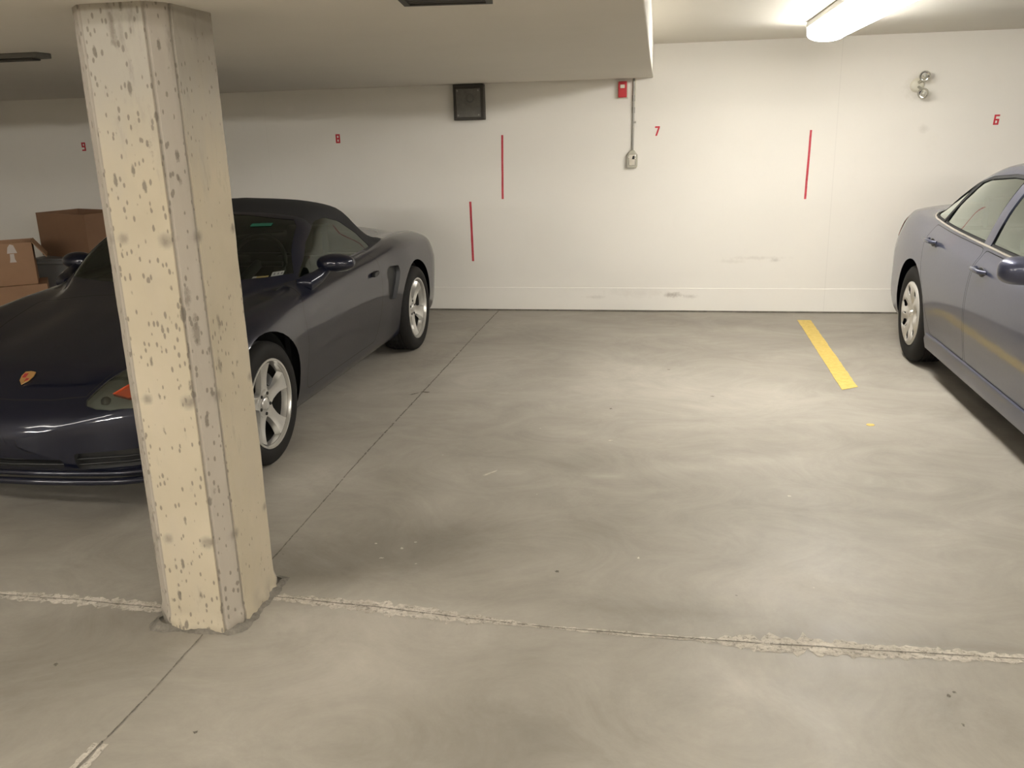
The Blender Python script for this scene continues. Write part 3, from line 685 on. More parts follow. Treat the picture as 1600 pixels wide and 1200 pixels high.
class Shell:
    """car skin lofted through section lines; lines = list of (x keys, z keys), y runs nose to tail"""
    def __init__(s, L, lines, bow_f, bow_r, nst=150, sub=6, vk=None, soften=0):
        s.L = L
        fx = [pchip(*zip(*k[0])) for k in lines]; fz = [pchip(*zip(*k[1])) for k in lines]
        e = .5 * (1 - np.cos(np.pi * np.linspace(0, 1, 16)[:9]))          # dense ends
        ys = np.concatenate([np.array([0, .002, .006, .012, .022, .035, .05, .07, .095, .12]), np.linspace(.15, L - .15, nst), L - np.array([.12, .095, .07, .05, .035, .022, .012, .006, .002, 0])])
        K = len(lines); vk = vk or list(range(K)); vv = []
        for k in range(K - 1): vv += list(np.linspace(vk[k], vk[k + 1], sub + 1)[:-1])
        vv.append(vk[-1]); vv = np.array(vv)
        bm = bmesh.new(); s.pid = bm.faces.layers.int.new('pid'); grid = []
        for y in ys:
            X = np.array([f(y) for f in fx]); Z = np.array([f(y) for f in fz]); px, pz = pchip(vk, X)(vv), pchip(vk, Z)(vv)
            bf = bow_f * math.exp(-y / .45) ; br = bow_r * math.exp(-(L - y) / .4); row = {}
            for side in (1, -1):
                r = []
                for j in range(len(vv)):
                    x = max(0, px[j])
                    if side == -1 and x < 1e-6: r.append(row[1][j]); continue
                    r.append(bm.verts.new((side * x, y + bf * x * x - br * x * x, pz[j])))
                row[side] = r
            grid.append(row)
        for a, b in zip(grid, grid[1:]):
            for side in (1, -1):
                A, B = a[side], b[side]
                for j in range(len(A) - 1):
                    f = [A[j], A[j + 1], B[j + 1], B[j]] if side == -1 else [A[j], B[j], B[j + 1], A[j + 1]]
                    f = list(dict.fromkeys(f))
                    if len(f) > 2:
                        try: bm.faces.new(f)
                        except ValueError: pass
        # end caps: bridge outline halves
        for row in (grid[0], grid[-1]):
            loop = row[1] + row[-1][::-1]; loop = list(dict.fromkeys(loop))
            try: bm.faces.new(loop)
            except ValueError: pass
        bmesh.ops.remove_doubles(bm, verts=bm.verts, dist=1e-5)
        bmesh.ops.recalc_face_normals(bm, faces=bm.faces)
        for _ in range(soften): bmesh.ops.smooth_vert(bm, verts=[v for v in bm.verts if v.co.y < .34 and .24 < v.co.z < .62], factor=.5, use_axis_x=True, use_axis_y=True, use_axis_z=True)
        s.bm = bm; s.pid = bm.faces.layers.int['pid']
    def cut(s, poly, axes, pid, filt=lambda c, n: True, only=None):
        """give the faces inside a convex polygon (in the two axes) part id pid, splitting along its edges"""
        bm = s.bm; a0, a1 = axes; P = np.array(poly, float); c = P.mean(0)
        lo, hi = P.min(0) - .12, P.max(0) + .12
        bm.normal_update()
        cand = []
        for f in bm.faces:
            if only is not None and f[s.pid] not in only: continue
            m = f.calc_center_median()
            if lo[0] < m[a0] < hi[0] and lo[1] < m[a1] < hi[1] and filt(m, f.normal): cand.append(f)
        n = len(P)
        for i in range(n):
            p, q = P[i], P[(i + 1) % n]; d = q - p
            if np.hypot(*d) < 1e-6: continue
            nn = np.array([-d[1], d[0]]) / np.hypot(*d)
            if nn @ (c - p) < 0: nn = -nn
            co = Vector((0, 0, 0)); no = Vector((0, 0, 0)); co[a0], co[a1] = p; no[a0], no[a1] = nn
            ed = {e for f in cand for e in f.edges}; ve = {v for f in cand for v in f.verts}
            r = bmesh.ops.bisect_plane(bm, geom=cand + list(ed) + list(ve), plane_co=co, plane_no=no, dist=1e-6)
            fs = {g for g in r['geom'] if isinstance(g, bmesh.types.BMFace)} | {f for f in cand if f.is_valid}
            cand = [f for f in fs if (f.calc_center_median() - co).dot(no) > 0]
        for f in cand: f[s.pid] = pid
        return cand
    def finish(s):
        s.bm.normal_update()
        for v in s.bm.verts: v.normal_update()
        s.N = {v: v.normal.copy() for v in s.bm.verts}
    def part(s, name, pids, mats, parent, matmap=None, push=0, walls=0, wallmat=None, direction=None):
        """pids: ids of the faces. push: move inwards; walls: depth of side walls extruded inwards from the border"""
        if isinstance(pids, int): pids = (pids,)
        if not isinstance(mats, (list, tuple)): mats = [mats]
        vi = {}; V = []; N = []; Fs = []; mi = []
        fset = [f for f in s.bm.faces if f[s.pid] in pids]
        if not fset: print('EMPTY PART', name); return None
        def vert(v, off=0.0):
            k = (v, off)
            if k not in vi:
                vi[k] = len(V); n = s.N[v]; d = direction(v.co) if direction else n
                V.append(v.co - d * off); N.append(n)
            return vi[k]
        for f in fset:
            Fs.append([vert(v, push) for v in f.verts]); mi.append(matmap.get(f[s.pid], 0) if matmap else 0)
        if walls:
            ins = set(fset)
            for f in fset:
                for l in f.loops:
                    e = l.edge
                    if any((g not in ins) for g in e.link_faces) or len(e.link_faces) == 1:
                        a, b = l.vert, l.link_loop_next.vert
                        A, B = vert(a, push), vert(b, push); 
                        ka = (a, 'w'); kb = (b, 'w')
                        for k, v in ((ka, a), (kb, b)):
                            if k not in vi:
                                vi[k] = len(V); d = direction(v.co) if direction else s.N[v]
                                V.append(v.co - d * (push - walls if push else walls)); N.append(s.N[v])
                        Fs.append([B, A, vi[ka], vi[kb]]); mi.append(wallmat if wallmat is not None else 0)
        me = bpy.data.meshes.new(name); me.from_pydata([tuple(v) for v in V], [], Fs); me.validate()
        for m in mats: me.materials.append(m)
        for p_, m in zip(me.polygons, mi): p_.material_index = m
        me.shade_smooth(); me.normals_split_custom_set_from_vertices([tuple(n) for n in N])
        return link(bpy.data.objects.new(name, me), parent)

def circ(cy, cz, r, n=36): return [(cy + r * math.cos(2 * math.pi * k / n), cz + r * math.sin(2 * math.pi * k / n)) for k in range(n)]
def inset(poly, d):
    P = [Vector((*p, 0)) for p in poly]; c = sum(P, Vector()) / len(P); out = []; n = len(P)
    for i in range(n):
        a, b, e = P[i - 1], P[i], P[(i + 1) % n]
        def nin(p, q):
            t = (q - p).normalized(); m = Vector((-t.y, t.x, 0)); return m if m.dot(c - p) > 0 else -m
        n1, n2 = nin(a, b), nin(b, e); h = (n1 + n2).normalized(); out.append((b + h * d / max(.3, h.dot(n1))).to_2d()[:])
    return out
def rounded(poly, r, n=4):
    P = [Vector(p) for p in poly]; out = []; m = len(P)
    for i in range(m):
        a, b, c = P[i - 1], P[i], P[(i + 1) % m]; rr = min(r, (a - b).length * .45, (c - b).length * .45)
        p, q = b + (a - b).normalized() * rr, b + (c - b).normalized() * rr
        for k in range(n + 1):
            t = k / n; out.append(tuple((1 - t)**2 * p + 2 * t * (1 - t) * b + t * t * q))
    return out

def arch_liner(parent, cy, cz, r, xo, depth, side):
    bm = bmesh.new(); n = 28; rings = []
    for x, rr in ((xo - .05, r + .004), (xo - depth, r - .005), (xo - depth - .002, .02)):
        rings.append([bm.verts.new((side * x, cy + rr * math.cos(math.pi * (1.18 - 1.36 * k / n)), cz + rr * math.sin(math.pi * (1.18 - 1.36 * k / n)))) for k in range(n + 1)])
    for a, b in zip(rings, rings[1:]):
        for k in range(n): bm.faces.new((a[k], a[k + 1], b[k + 1], b[k]))
    obj('arch_liner', bm, M['liner'], parent, smooth='auto')

def tyre_mesh(R, rim, wdt):
    bm = bmesh.new(); h = wdt / 2
    prof = [(rim - .012, -h * .82), (rim + .004, -h * .93), (rim + .02, -h), ((rim + R) / 2, -h * 1.04), (R - .022, -h * .98), (R - .007, -h * .86), (R - .001, -h * .66)]
    for g in (-.45, -.15, .15, .45):
        prof += [(R, h * (g - .07)), (R - .007, h * (g - .05)), (R - .007, h * (g + .05)), (R, h * (g + .07))]
    prof += [(R - .001, h * .66), (R - .007, h * .86), (R - .022, h * .98), ((rim + R) / 2, h * 1.04), (rim + .02, h), (rim + .004, h * .93), (rim - .012, h * .82)]
    lathe(bm, prof, 64, 'x'); return bm

def sport_wheel(parent, y, z, xo, side, R=.315, rim=.222, wdt=.205, rot=0, name='wheel'):
    """five broad flared spokes; xo = outer face of the tyre, x axis is the axle"""
    w_ = empty(name, (side * (xo - wdt / 2), y, z)); w_.parent = parent
    o = obj('tyre', tyre_mesh(R, rim, wdt), M['rubber'], w_, smooth='auto')
    h = wdt / 2; s = side
    bm = bmesh.new()
    lathe(bm, [(rim + .008, s * h * .90), (rim + .006, s * (h * .97)), (rim - .004, s * (h * .97)), (rim - .012, s * h * .80), (rim - .016, s * h * .5)], 64, 'x')
    rim_o = obj('rim', bm, M['alloy'], w_, smooth='auto')
    bm = bmesh.new(); lathe(bm, [(rim - .016, s * h * .5), (rim - .03, -s * h * .2), (rim - .03, -s * h * .9), (.06, -s * h * .92)], 64, 'x'); obj('barrel', bm, M['disc'], rim_o, smooth='auto')
    # spokes: polygon outline per spoke in (y, z), dished towards the hub
    bm = bmesh.new()
    def face_x(r): return s * (h * .62 + (.030) * (r / rim) ** 2 - .004)
    for k in range(5):
        a0 = rot + 2 * math.pi * k / 5; N = 12; top = []; 
        rows = []
        for i in range(N + 1):
            t = i / N; r = .045 + (rim - .014 - .045) * t
            half = .030 + .006 * (1 - t) * 2 + (.040) * max(0, t - .45) ** 1.7 * 2.1       # flares at the rim
            if t < .25: half += (.25 - t) * .10
            ang = half / r
            row = []
            for u in (-1, -.82, -.25, 0, .25, .82, 1):
                a = a0 + ang * u; x = face_x(r)
                if abs(u) == 1: x -= s * .028
                elif abs(u) < .3: x -= s * .008 * math.sin(math.pi * min(1, t * 1.1))
                row.append(bm.verts.new((x, r * math.cos(a), r * math.sin(a))))
            rows.append(row)
        for a, b in zip(rows, rows[1:]):
            for j in range(6): bm.faces.new((a[j], a[j + 1], b[j + 1], b[j]))
    obj('spokes', bm, M['alloy'], rim_o, smooth='auto')
    bm = bmesh.new(); lathe(bm, [(.001, face_x(.0) + s * .010), (.026, face_x(0) + s * .009), (.032, face_x(0) + s * .004), (.034, face_x(0) - s * .004), (.072, face_x(.07) - s * .002), (.078, face_x(.07) - s * .03)], 40, 'x')
    obj('hub_cap', bm, M['alloy'], rim_o, smooth='auto')
    for k in range(5):
        a = rot + math.pi / 5 + 2 * math.pi * k / 5
        bm = bmesh.new(); lathe(bm, [(.001, face_x(.05) + s * .006), (.008, face_x(.05) + s * .005), (.010, face_x(.05) - s * .006)], 10, 'x', (0, .054 * math.cos(a), .054 * math.sin(a))); obj('lug_bolt', bm, M['disc'], rim_o, smooth='auto')
    bm = bmesh.new(); lathe(bm, [(.07, s * .010), (.150, s * .010), (.150, -s * .012), (.07, -s * .012)], 48, 'x'); obj('brake_disc', bm, M['disc'], w_, smooth='auto')
    bm = bmesh.new(); n = 10
    for r0, r1, x0_, x1_ in [(.105, .158, .016, .05)]:
        A = [];
        for k in range(n + 1):
            a = math.radians(10 + 60 * k / n)
            A.append([bm.verts.new((s * x, r * math.cos(a), r * math.sin(a))) for x, r in ((x0_, r0), (x1_, r0), (x1_, r1), (x0_, r1))])
        for a, b in zip(A, A[1:]):
            for j in range(4): bm.faces.new((a[j], a[(j + 1) % 4], b[(j + 1) % 4], b[j]))
        bm.faces.new(A[0]); bm.faces.new(A[-1][::-1])
    obj('brake_caliper', bm, M['black'], w_, smooth='auto')
    return w_

def sedan_wheel(parent, y, z, xo, side, R=.328, rim=.212, wdt=.205, rot=.3):
    w_ = empty('wheel', (side * (xo - wdt / 2), y, z)); w_.parent = parent; s = side; h = wdt / 2
    obj('tyre', tyre_mesh(R, rim, wdt), M['rubber'], w_, smooth='auto')
    bm = bmesh.new(); lathe(bm, [(rim + .004, s * h * .9), (rim, s * h * .6), (rim - .02, -s * h * .9)], 64, 'x')
    lathe(bm, [(rim - .01, s * h * .45), (.02, s * h * .40)], 64, 'x'); obj('steel_rim', bm, M['black'], w_, smooth='auto')
    # hubcap: domed disc with seven pairs of openings; built as a polar grid with the holes left out
    bm = bmesh.new(); nr, na = 22, 7 * 18; grid = []
    for i in range(nr + 1):
        r = .012 + (rim + .004 - .012) * i / nr; row = []
        for k in range(na):
            a = 2 * math.pi * k / na; ph = ((k % 18) / 18 - .5) * 2            # -1..1 within a sector, 0 = middle of spoke
            x = h * .97 - .018 * (1 - (r / rim) ** 2) * 0 - .010 * math.cos(r / rim * 3.1)
            if .32 < r / rim < .93: x += .010 * math.cos(ph * math.pi) * math.sin((r / rim - .32) / .61 * math.pi)
            if r / rim > .96: x -= .008
            row.append(bm.verts.new((s * x, r * math.cos(a + rot), r * math.sin(a + rot))))
        grid.append(row)
    for i in range(nr):
        rm = (.012 + (rim - .008) * (i + .5) / nr) / rim
        for k in range(na):
            ph = (((k % 18) + .5) / 18 - .5) * 2
            half = .36 * math.sqrt(max(0, 1 - ((rm - .72) / .16) ** 2))
            if abs(abs(ph) - 1) < half: continue
            if abs(ph) < .12 and .44 < rm < .60: continue
            bm.faces.new((grid[i][k], grid[i][(k + 1) % na], grid[i + 1][(k + 1) % na], grid[i + 1][k]))
    o = obj('hubcap', bm, M['hubcap'], w_, smooth='auto'); sm = o.modifiers.new('solid', 'SOLIDIFY'); sm.thickness = .006
    bm = bmesh.new(); lathe(bm, [(.001, s * (h * .97 + .004)), (.024, s * (h * .97 + .002)), (.030, s * (h * .97 - .012))], 24, 'x'); obj('centre_cap', bm, M['chrome'], w_, smooth='auto')
    return w_

def seat_mesh(bm, cx, cy, wd=.50, zb=.30, zt=.98, head=True, bench=False):
    """seat cushion, reclined back and head rest; the occupant faces -y"""
    hw = wd / 2
    prism(bm, rounded([(cy - .50, zb), (cy + .02, zb - .04), (cy + .04, zb - .16), (cy - .48, zb - .14)], .05), wd, f=lambda u, v, w: (cx - hw + w, u, v))
    prism(bm, rounded([(cy - .06, zb - .02), (cy + .10, zt - .22), (cy + .20, zt - .20), (cy + .08, zb - .05)], .05), wd * .92, f=lambda u, v, w: (cx - hw * .92 + w, u, v))
    if head:
        prism(bm, rounded([(cy + .09, zt - .19), (cy + .11, zt), (cy + .20, zt), (cy + .21, zt - .19)], .035), wd * .5, f=lambda u, v, w: (cx - hw * .5 + w, u, v))

# ------------------------------------------------------------------ dark soft-top sports car
def sports_car():
    root = empty('sports_car', (-2.783, 3.139, 0), math.radians(-1.02))
    L = 4.315
    g = lambda z: z if z < .83 else .83 + (z - .83) * .86          # greenhouse height
    lines = [
     ([(0, 0), (L, 0)], [(0, .34), (.03, .23), (.15, .175), (.5, .15), (3.8, .16), (4.15, .22), (4.29, .35), (L, .45)]),
     ([(0, .22), (.03, .42), (.12, .58), (.3, .70), (.6, .74), (3.7, .76), (4.0, .72), (4.2, .58), (4.29, .4), (L, .2)], [(0, .345), (.03, .235), (.15, .18), (.5, .155), (3.8, .165), (4.15, .225), (4.29, .355), (L, .46)]),
     ([(0, .28), (.03, .50), (.12, .665), (.3, .77), (.6, .82), (1.3, .80), (2.6, .80), (3.25, .85), (3.8, .84), (4.05, .77), (4.22, .62), (4.3, .42), (L, .25)], [(0, .35), (.02, .28), (.05, .25), (.3, .225), (1.3, .195), (2.7, .195), (3.6, .24), (4.1, .30), (4.25, .36), (L, .48)]),
     ([(0, .30), (.03, .53), (.12, .70), (.3, .80), (.6, .85), (.84, .86), (1.3, .832), (2.0, .828), (2.7, .845), (3.2, .885), (3.7, .875), (4.0, .81), (4.2, .66), (4.29, .46), (L, .28)], [(0, .36), (.03, .33), (.05, .32), (.3, .33), (.84, .35), (3.3, .38), (4.0, .42), (L, .52)]),
     ([(0, .29), (.03, .52), (.12, .69), (.3, .80), (.6, .86), (.84, .875), (1.3, .855), (2, .852), (2.7, .865), (3.2, .89), (3.7, .885), (4.0, .82), (4.2, .67), (4.29, .47), (L, .28)], [(0, .375), (.02, .385), (.05, .40), (.12, .42), (.3, .46), (.84, .53), (1.5, .55), (3, .60), (3.7, .60), (4.1, .60), (L, .56)]),
     ([(0, .27), (.03, .48), (.12, .65), (.3, .76), (.6, .815), (.84, .83), (1.3, .825), (2, .825), (2.7, .825), (3.2, .84), (3.7, .83), (4.0, .77), (4.2, .63), (4.29, .45), (L, .27)], [(0, .39), (.02, .415), (.05, .45), (.12, .49), (.3, .565), (.6, .65), (.84, .69), (1.3, .73), (2., .755), (2.6, .775), (3.2, .80), (3.7, .79), (4.1, .72), (4.25, .64), (L, .58)]),
     ([(0, .25), (.03, .42), (.12, .58), (.3, .67), (.6, .70), (.84, .71), (1.3, .735), (1.7, .755), (2.6, .75), (3.0, .72), (3.4, .70), (3.8, .67), (4.05, .61), (4.2, .52), (4.29, .4), (L, .25)], [(0, .40), (.02, .43), (.05, .478), (.12, .53), (.3, .625), (.6, .72), (.84, .762), (1.2, .79), (1.7, .81), (2.6, .83), (3.0, .865), (3.3, .875), (3.7, .85), (4.0, .79), (4.2, .70), (L, .60)]),
     ([(0, .2), (.12, .46), (.3, .52), (.84, .53), (1.25, .60), (1.45, .67), (1.7, .695), (2.1, .675), (2.6, .66), (3.0, .62), (3.3, .56), (3.8, .52), (4.05, .48), (4.25, .38), (L, .2)], [(0, .405), (.02, .435), (.05, .485), (.12, .54), (.3, .635), (.6, .71), (.84, .745), (1.2, .79), (1.42, .82), (1.55, .89), (1.75, .97), (2.1, 1.02), (2.6, 1.0), (2.9, .93), (3.2, .865), (3.7, .84), (4.05, .79), (L, .61)]),
     ([(0, .14), (.12, .32), (.3, .36), (.84, .36), (1.2, .50), (1.45, .59), (1.7, .60), (2.0, .575), (2.4, .555), (2.7, .53), (3.0, .48), (3.3, .40), (3.8, .36), (4.25, .28), (L, .15)], [(0, .41), (.02, .44), (.05, .49), (.12, .545), (.3, .638), (.6, .70), (.84, .74), (1.2, .81), (1.36, .85), (1.5, .935), (1.75, 1.07), (1.97, 1.165), (2.3, 1.215), (2.6, 1.18), (2.85, 1.08), (3.1, .95), (3.3, .885), (3.7, .865), (4.05, .81), (L, .615)]),
     ([(0, .07), (.12, .17), (.3, .19), (.84, .20), (1.2, .29), (1.7, .31), (2.4, .29), (3, .25), (3.8, .19), (L, .08)], [(0, .41), (.02, .44), (.05, .49), (.12, .546), (.214, .60), (.35, .65), (.84, .755), (1.15, .82), (1.3, .87), (1.5, .975), (1.75, 1.10), (1.97, 1.205), (2.3, 1.27), (2.6, 1.24), (2.85, 1.14), (3.1, 1.0), (3.3, .91), (3.7, .885), (4.05, .83), (4.2, .75), (L, .62)]),
     ([(0, 0), (L, 0)], [(0, .41), (.02, .44), (.05, .49), (.12, .546), (.214, .60), (.35, .65), (.84, .76), (1.13, .825), (1.27, .875), (1.48, .985), (1.73, 1.11), (1.96, 1.215), (2.3, 1.285), (2.6, 1.255), (2.85, 1.16), (3.1, 1.02), (3.3, .92), (3.7, .89), (4.05, .835), (4.2, .755), (L, .62)]),
    ]
    lines = [(kx, [(y, g(z)) if 1.1 < y < 3.35 else (y, z) for y, z in kz]) for kx, kz in lines]
    # rounded nose: every section line closes smoothly towards the tip
    nose = []
    for kx, kz in lines:
        fx_, fz_ = pchip(*zip(*kx)), pchip(*zip(*kz)); ys_ = [0, .0015, .005, .011, .02, .034, .05, .07, .1, .14, .19, .24, .3]
        x3 = float(fx_(.3)); z5 = float(fz_(.05))
        nx = [(y, x3 * (max(.0004, 1 - (1 - y / .3) ** 2.4)) ** .5) for y in ys_] + [k for k in kx if k[0] > .31]
        nz = [(y, .378 + (z5 - .378) * (y / .05) ** .5) for y in ys_ if y < .05] + [(y, float(fz_(y))) for y in ys_ if y >= .05] + [k for k in kz if k[0] > .31]
        nose.append((nx if x3 > .001 else kx, nz))
    lines = nose
    S = Shell(L, lines, .16, .10, soften=5)
    side = lambda c, n: abs(c.x) > .5
    yf, yr, zw = .84, 3.255, .315
    # ids: 1 hole  2 door  3 side glass  4 windscreen  5 canvas roof  6 bonnet  7 lamp  8 vent  9 seam  10 grille  11 rear glass 12 side indicator
    S.cut(circ(yf, zw + .012, .352, 40), (1, 2), 1, lambda c, n: abs(c.x) > .60)
    S.cut(circ(yr, zw + .012, .358, 40), (1, 2), 1, lambda c, n: abs(c.x) > .60)
    # canvas roof: above the belt, behind the windscreen header
    roof = [(1.93, 1.35), (1.93, 1.16), (1.90, 1.10), (2.62, .865), (2.9, .868), (3.13, .885), (3.34, .895), (3.42, 1.35)]
    roof = [(2.0, 1.40), (1.985, 1.12), (2.60, .842), (3.02, .872), (3.30, .895), (3.34, 1.0), (3.2, 1.40)]
    roof = [(y, g(z)) for y, z in roof]
    S.cut(roof, (1, 2), 5, lambda c, n: c.z > .83 and abs(c.x) < .76)
    sg = rounded([(y, g(z)) for y, z in [(1.53, .835), (2.72, .862), (2.62, .985), (2.44, 1.095), (2.22, 1.150), (2.05, 1.140), (1.80, 1.030)]], .03, 3)
    S.cut(sg, (1, 2), 3, lambda c, n: abs(c.x) > .50 and c.z > .80)
    ws = [(-.60, .86), (.60, .86), (.625, .90), (.545, 1.155), (.45, 1.185), (0, 1.215), (-.45, 1.185), (-.545, 1.155), (-.625, .90)]
    ws = [(x, g(z)) for x, z in [(-.66, .838), (0, .852), (.66, .838), (.70, .855), (.585, 1.13), (.545, 1.165), (.25, 1.200), (0, 1.210), (-.25, 1.200), (-.545, 1.165), (-.585, 1.13), (-.70, .855)]]
    wf = lambda c, n: 1.0 < c.y < 2.05 and n.y < -.03 and c.z > .826
    S.cut(ws, (0, 2), 4, wf, only=(0,))
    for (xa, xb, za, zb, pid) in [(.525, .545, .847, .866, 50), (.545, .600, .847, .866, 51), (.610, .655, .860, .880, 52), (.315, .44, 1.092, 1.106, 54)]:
        S.cut([(xa, za), (xb, za + .001), (xb, zb + .001), (xa, zb)], (0, 2), pid, wf, only=(4,))
    for xa in (.618, .632, .645):
        S.cut([(xa, .866), (xa + .006, .866), (xa + .006, .875), (xa, .875)], (0, 2), 53, wf, only=(52,))
    door = rounded([(1.30, .25), (2.44, .25), (2.52, .40), (2.58, .845), (1.42, .825), (1.30, .70)], .05, 4)
    S.cut(door, (1, 2), 9, lambda c, n: abs(c.x) > .6, only=(0,)); S.cut(inset(door, .0045), (1, 2), 2, lambda c, n: abs(c.x) > .6, only=(9,))
    vent = rounded([(2.655, .50), (2.80, .47), (2.91, .66), (2.90, .70), (2.72, .715), (2.655, .68)], .02, 3)
    S.cut(vent, (1, 2), 8, lambda c, n: abs(c.x) > .6, only=(0,))
    hood = rounded([(-.50, .25), (-.30, .17), (.30, .17), (.50, .25), (.60, 1.14), (.40, 1.06), (-.40, 1.06), (-.60, 1.14)], .03, 3)
    hood = [(-.33, .14), (-.18, .112), (0, .105), (.18, .112), (.33, .14), (.38, .26), (.46, .48), (.53, .75), (.585, 1.06), (.585, 1.10), (-.585, 1.10), (-.585, 1.06), (-.53, .75), (-.46, .48), (-.38, .26)]
    S.cut(hood, (0, 1), 9, lambda c, n: n.z > .3 and c.z > .47 and c.z < .9, only=(0,)); S.cut(inset(hood, .0045), (0, 1), 6, lambda c, n: n.z > .3 and c.z > .47 and c.z < .9, only=(9,))
    for s in (1, -1):
        lamp = [(s * x, y) for x, y in [(.345, .125), (.352, .105), (.40, .100), (.46, .108), (.54, .135), (.62, .17), (.70, .23), (.755, .33), (.765, .45), (.735, .55), (.66, .58), (.58, .50), (.48, .355), (.39, .225)]]
        S.cut(lamp, (0, 1), 7, lambda c, n: n.z > .1 and c.z > .43, only=(0,))
        S.cut([(s * x, y) for x, y in [(.445, .165), (.52, .160), (.62, .20), (.70, .265), (.62, .285), (.52, .245)]], (0, 1), 16, lambda c, n: n.z > .1 and c.z > .43, only=(7,))
    gr = rounded([(-.25, .255), (.25, .255), (.25, .30), (-.25, .30)], .02, 3)
    S.cut(gr, (0, 2), 10, lambda c, n: c.y < .3 and n.y < -.3, only=(0,))
    for s in (1, -1):
        S.cut(rounded([(s * .31, .25), (s * .64, .255), (s * .67, .335), (s * .30, .325)], .02, 3), (0, 2), 10, lambda c, n: c.y < .45 and n.y < -.15, only=(0,))
    S.cut(rounded([(.60, .455), (.70, .455), (.70, .485), (.60, .485)], .01, 2), (1, 2), 12, lambda c, n: abs(c.x) > .6, only=(0,)) if False else None
    S.cut([(-.45, .96), (.45, .96), (.40, 1.15), (-.40, 1.15)], (0, 2), 11, lambda c, n: c.y > 2.7 and n.y > .2, only=(5,))
    S.finish()
    body = S.part('body', (0, 9), [M['navy'], M['dark_trim']], root, {0: 0, 9: 1})
    S.part('soft_top', 5, M['canvas'], root)['label'] = 'black canvas soft top'
    wsp = S.part('windscreen', (4, 50, 51, 52, 53, 54), M['glass_dark'], root, push=.002)
    S.part('permit_sticker', (50, 51), [M['sticker_white'], M['sticker_yellow']], wsp, {51: 1}, push=-.0005)
    S.part('permit_sticker', (52, 53), [M['sticker_white'], M['ink']], wsp, {53: 1}, push=-.0005)
    S.part('painted_reflection', 54, M['painted_reflection'], wsp, push=-.0005)  # green strip coloured onto the glass, standing in for a reflection
    S.part('rear_window', 11, M['glass_dark'], root)
    S.part('bonnet', 6, M['navy'], root)
    for s, nm in ((1, 'right'), (-1, 'left')):
        pass
    # side parts: split left / right by sign of x
    def sided(pid, base):
        out = {}
        for f in S.bm.faces:
            if f[S.pid] == pid: f[S.pid] = base + (0 if f.calc_center_median().x > 0 else 1)
    for pid, base in ((2, 20), (3, 30), (7, 70), (8, 80), (16, 160)): sided(pid, base)
    for k, s in ((0, 1), (1, -1)):
        d = S.part('door', 20 + k, M['navy'], root)
        S.part('side_window', 30 + k, [M['glass_side'], M['dark_trim']], root, push=.003, walls=.003, wallmat=1)
        # door handle
        bm = bmesh.new(); prism(bm, rounded([(2.38, .695), (2.47, .700), (2.48, .728), (2.39, .724)], .012), .028, f=lambda u, v, w, s=s: (s * (.842 + w), u, v)); obj('door_handle', bm, M['black'], d, bevel=.004)
        lens = S.part('headlight', (70 + k, 160 + k), M['lens'], root, push=-.002, walls=.006)
        S.part('lamp_bowl', (70 + k, 160 + k), [M['lamp_inner']], lens, push=.028, walls=.026)
        S.part('indicator', 160 + k, M['amber'], lens, push=.008, walls=.018)
        for (x, y, z, r) in [(.62, .40, .615, .055), (.405, .165, .545, .020)]:
            bm = bmesh.new(); lathe(bm, [(.001, 0), (r * .5, -.002), (r, -.012), (r * 1.05, -.03)], 20, 'z', (s * x, y, z)); obj('projector', bm, M['chrome' if r > .03 else 'greybox_dark'], lens, smooth=True)
        S.part('side_intake', 80 + k, M['black'], root, push=.03, walls=.03)
        arch_liner(root, yf, zw + .012, .352, .84, .27, s); arch_liner(root, yr, zw + .012, .358, .86, .30, s)
    S.part('bumper_grille', 10, M['black'], root, push=.035, walls=.035)
    S.bm.free()
    # bars in the grille
    for z in (.268, .292):
        bm = bmesh.new(); tube(bm, [(-.68, .235, z), (-.5, .125, z), (-.3, .058, z), (0, .03, z), (.3, .058, z), (.5, .125, z), (.68, .235, z)], .004, 8); obj('grille_bar', bm, M['black'], root, smooth='auto')
    # chin spoiler: two rounded lips under the bumper
    for nm, z0, dy, r in (('chin_spoiler', .208, -.010, .016), ('bumper_lip', .243, .000, .012)):
        bm = bmesh.new(); tube(bm, [(x, dy + .17 * x * x + .45 * max(0, abs(x) - .45) ** 1.5 + (.6 * max(0, abs(x) - .62)), z0) for x in [-.76 + 1.52 * k / 48 for k in range(49)]], r, 14); obj(nm, bm, M['navy'], root, smooth='auto')
    # bonnet shield badge
    bm = bmesh.new(); sh = [(-.020, .030), (0, .034), (.020, .030), (.024, .010), (.018, -.014), (0, -.034), (-.018, -.014), (-.024, .010)]
    q = Matrix.Rotation(math.radians(28), 4, 'X') @ Matrix.Scale(1.25, 4)
    prism(bm, sh, .003, f=lambda u, v, w: (u, v, w)); bm.transform(Matrix.Translation((-.01, .214, .6035)) @ q); bd = obj('badge', bm, M['gold'], root)
    bm = bmesh.new(); prism(bm, [(-.017, .0), (-.003, .0), (-.003, .022), (-.017, .020)], .0035, f=lambda u, v, w: (u, v, w)); prism(bm, [(.003, -.020), (.013, -.012), (.015, -.003), (.003, -.003)], .0035, f=lambda u, v, w: (u, v, w))
    bm.transform(Matrix.Translation((-.01, .214, .6035)) @ q); obj('badge_enamel', bm, M['badge_red'], bd)
    # wheels
    for s in (1, -1):
        sport_wheel(root, yf, zw, .838, s, rot=.35)
        sport_wheel(root, yr, .318, .885, s, R=.318, wdt=.235, rot=.9)
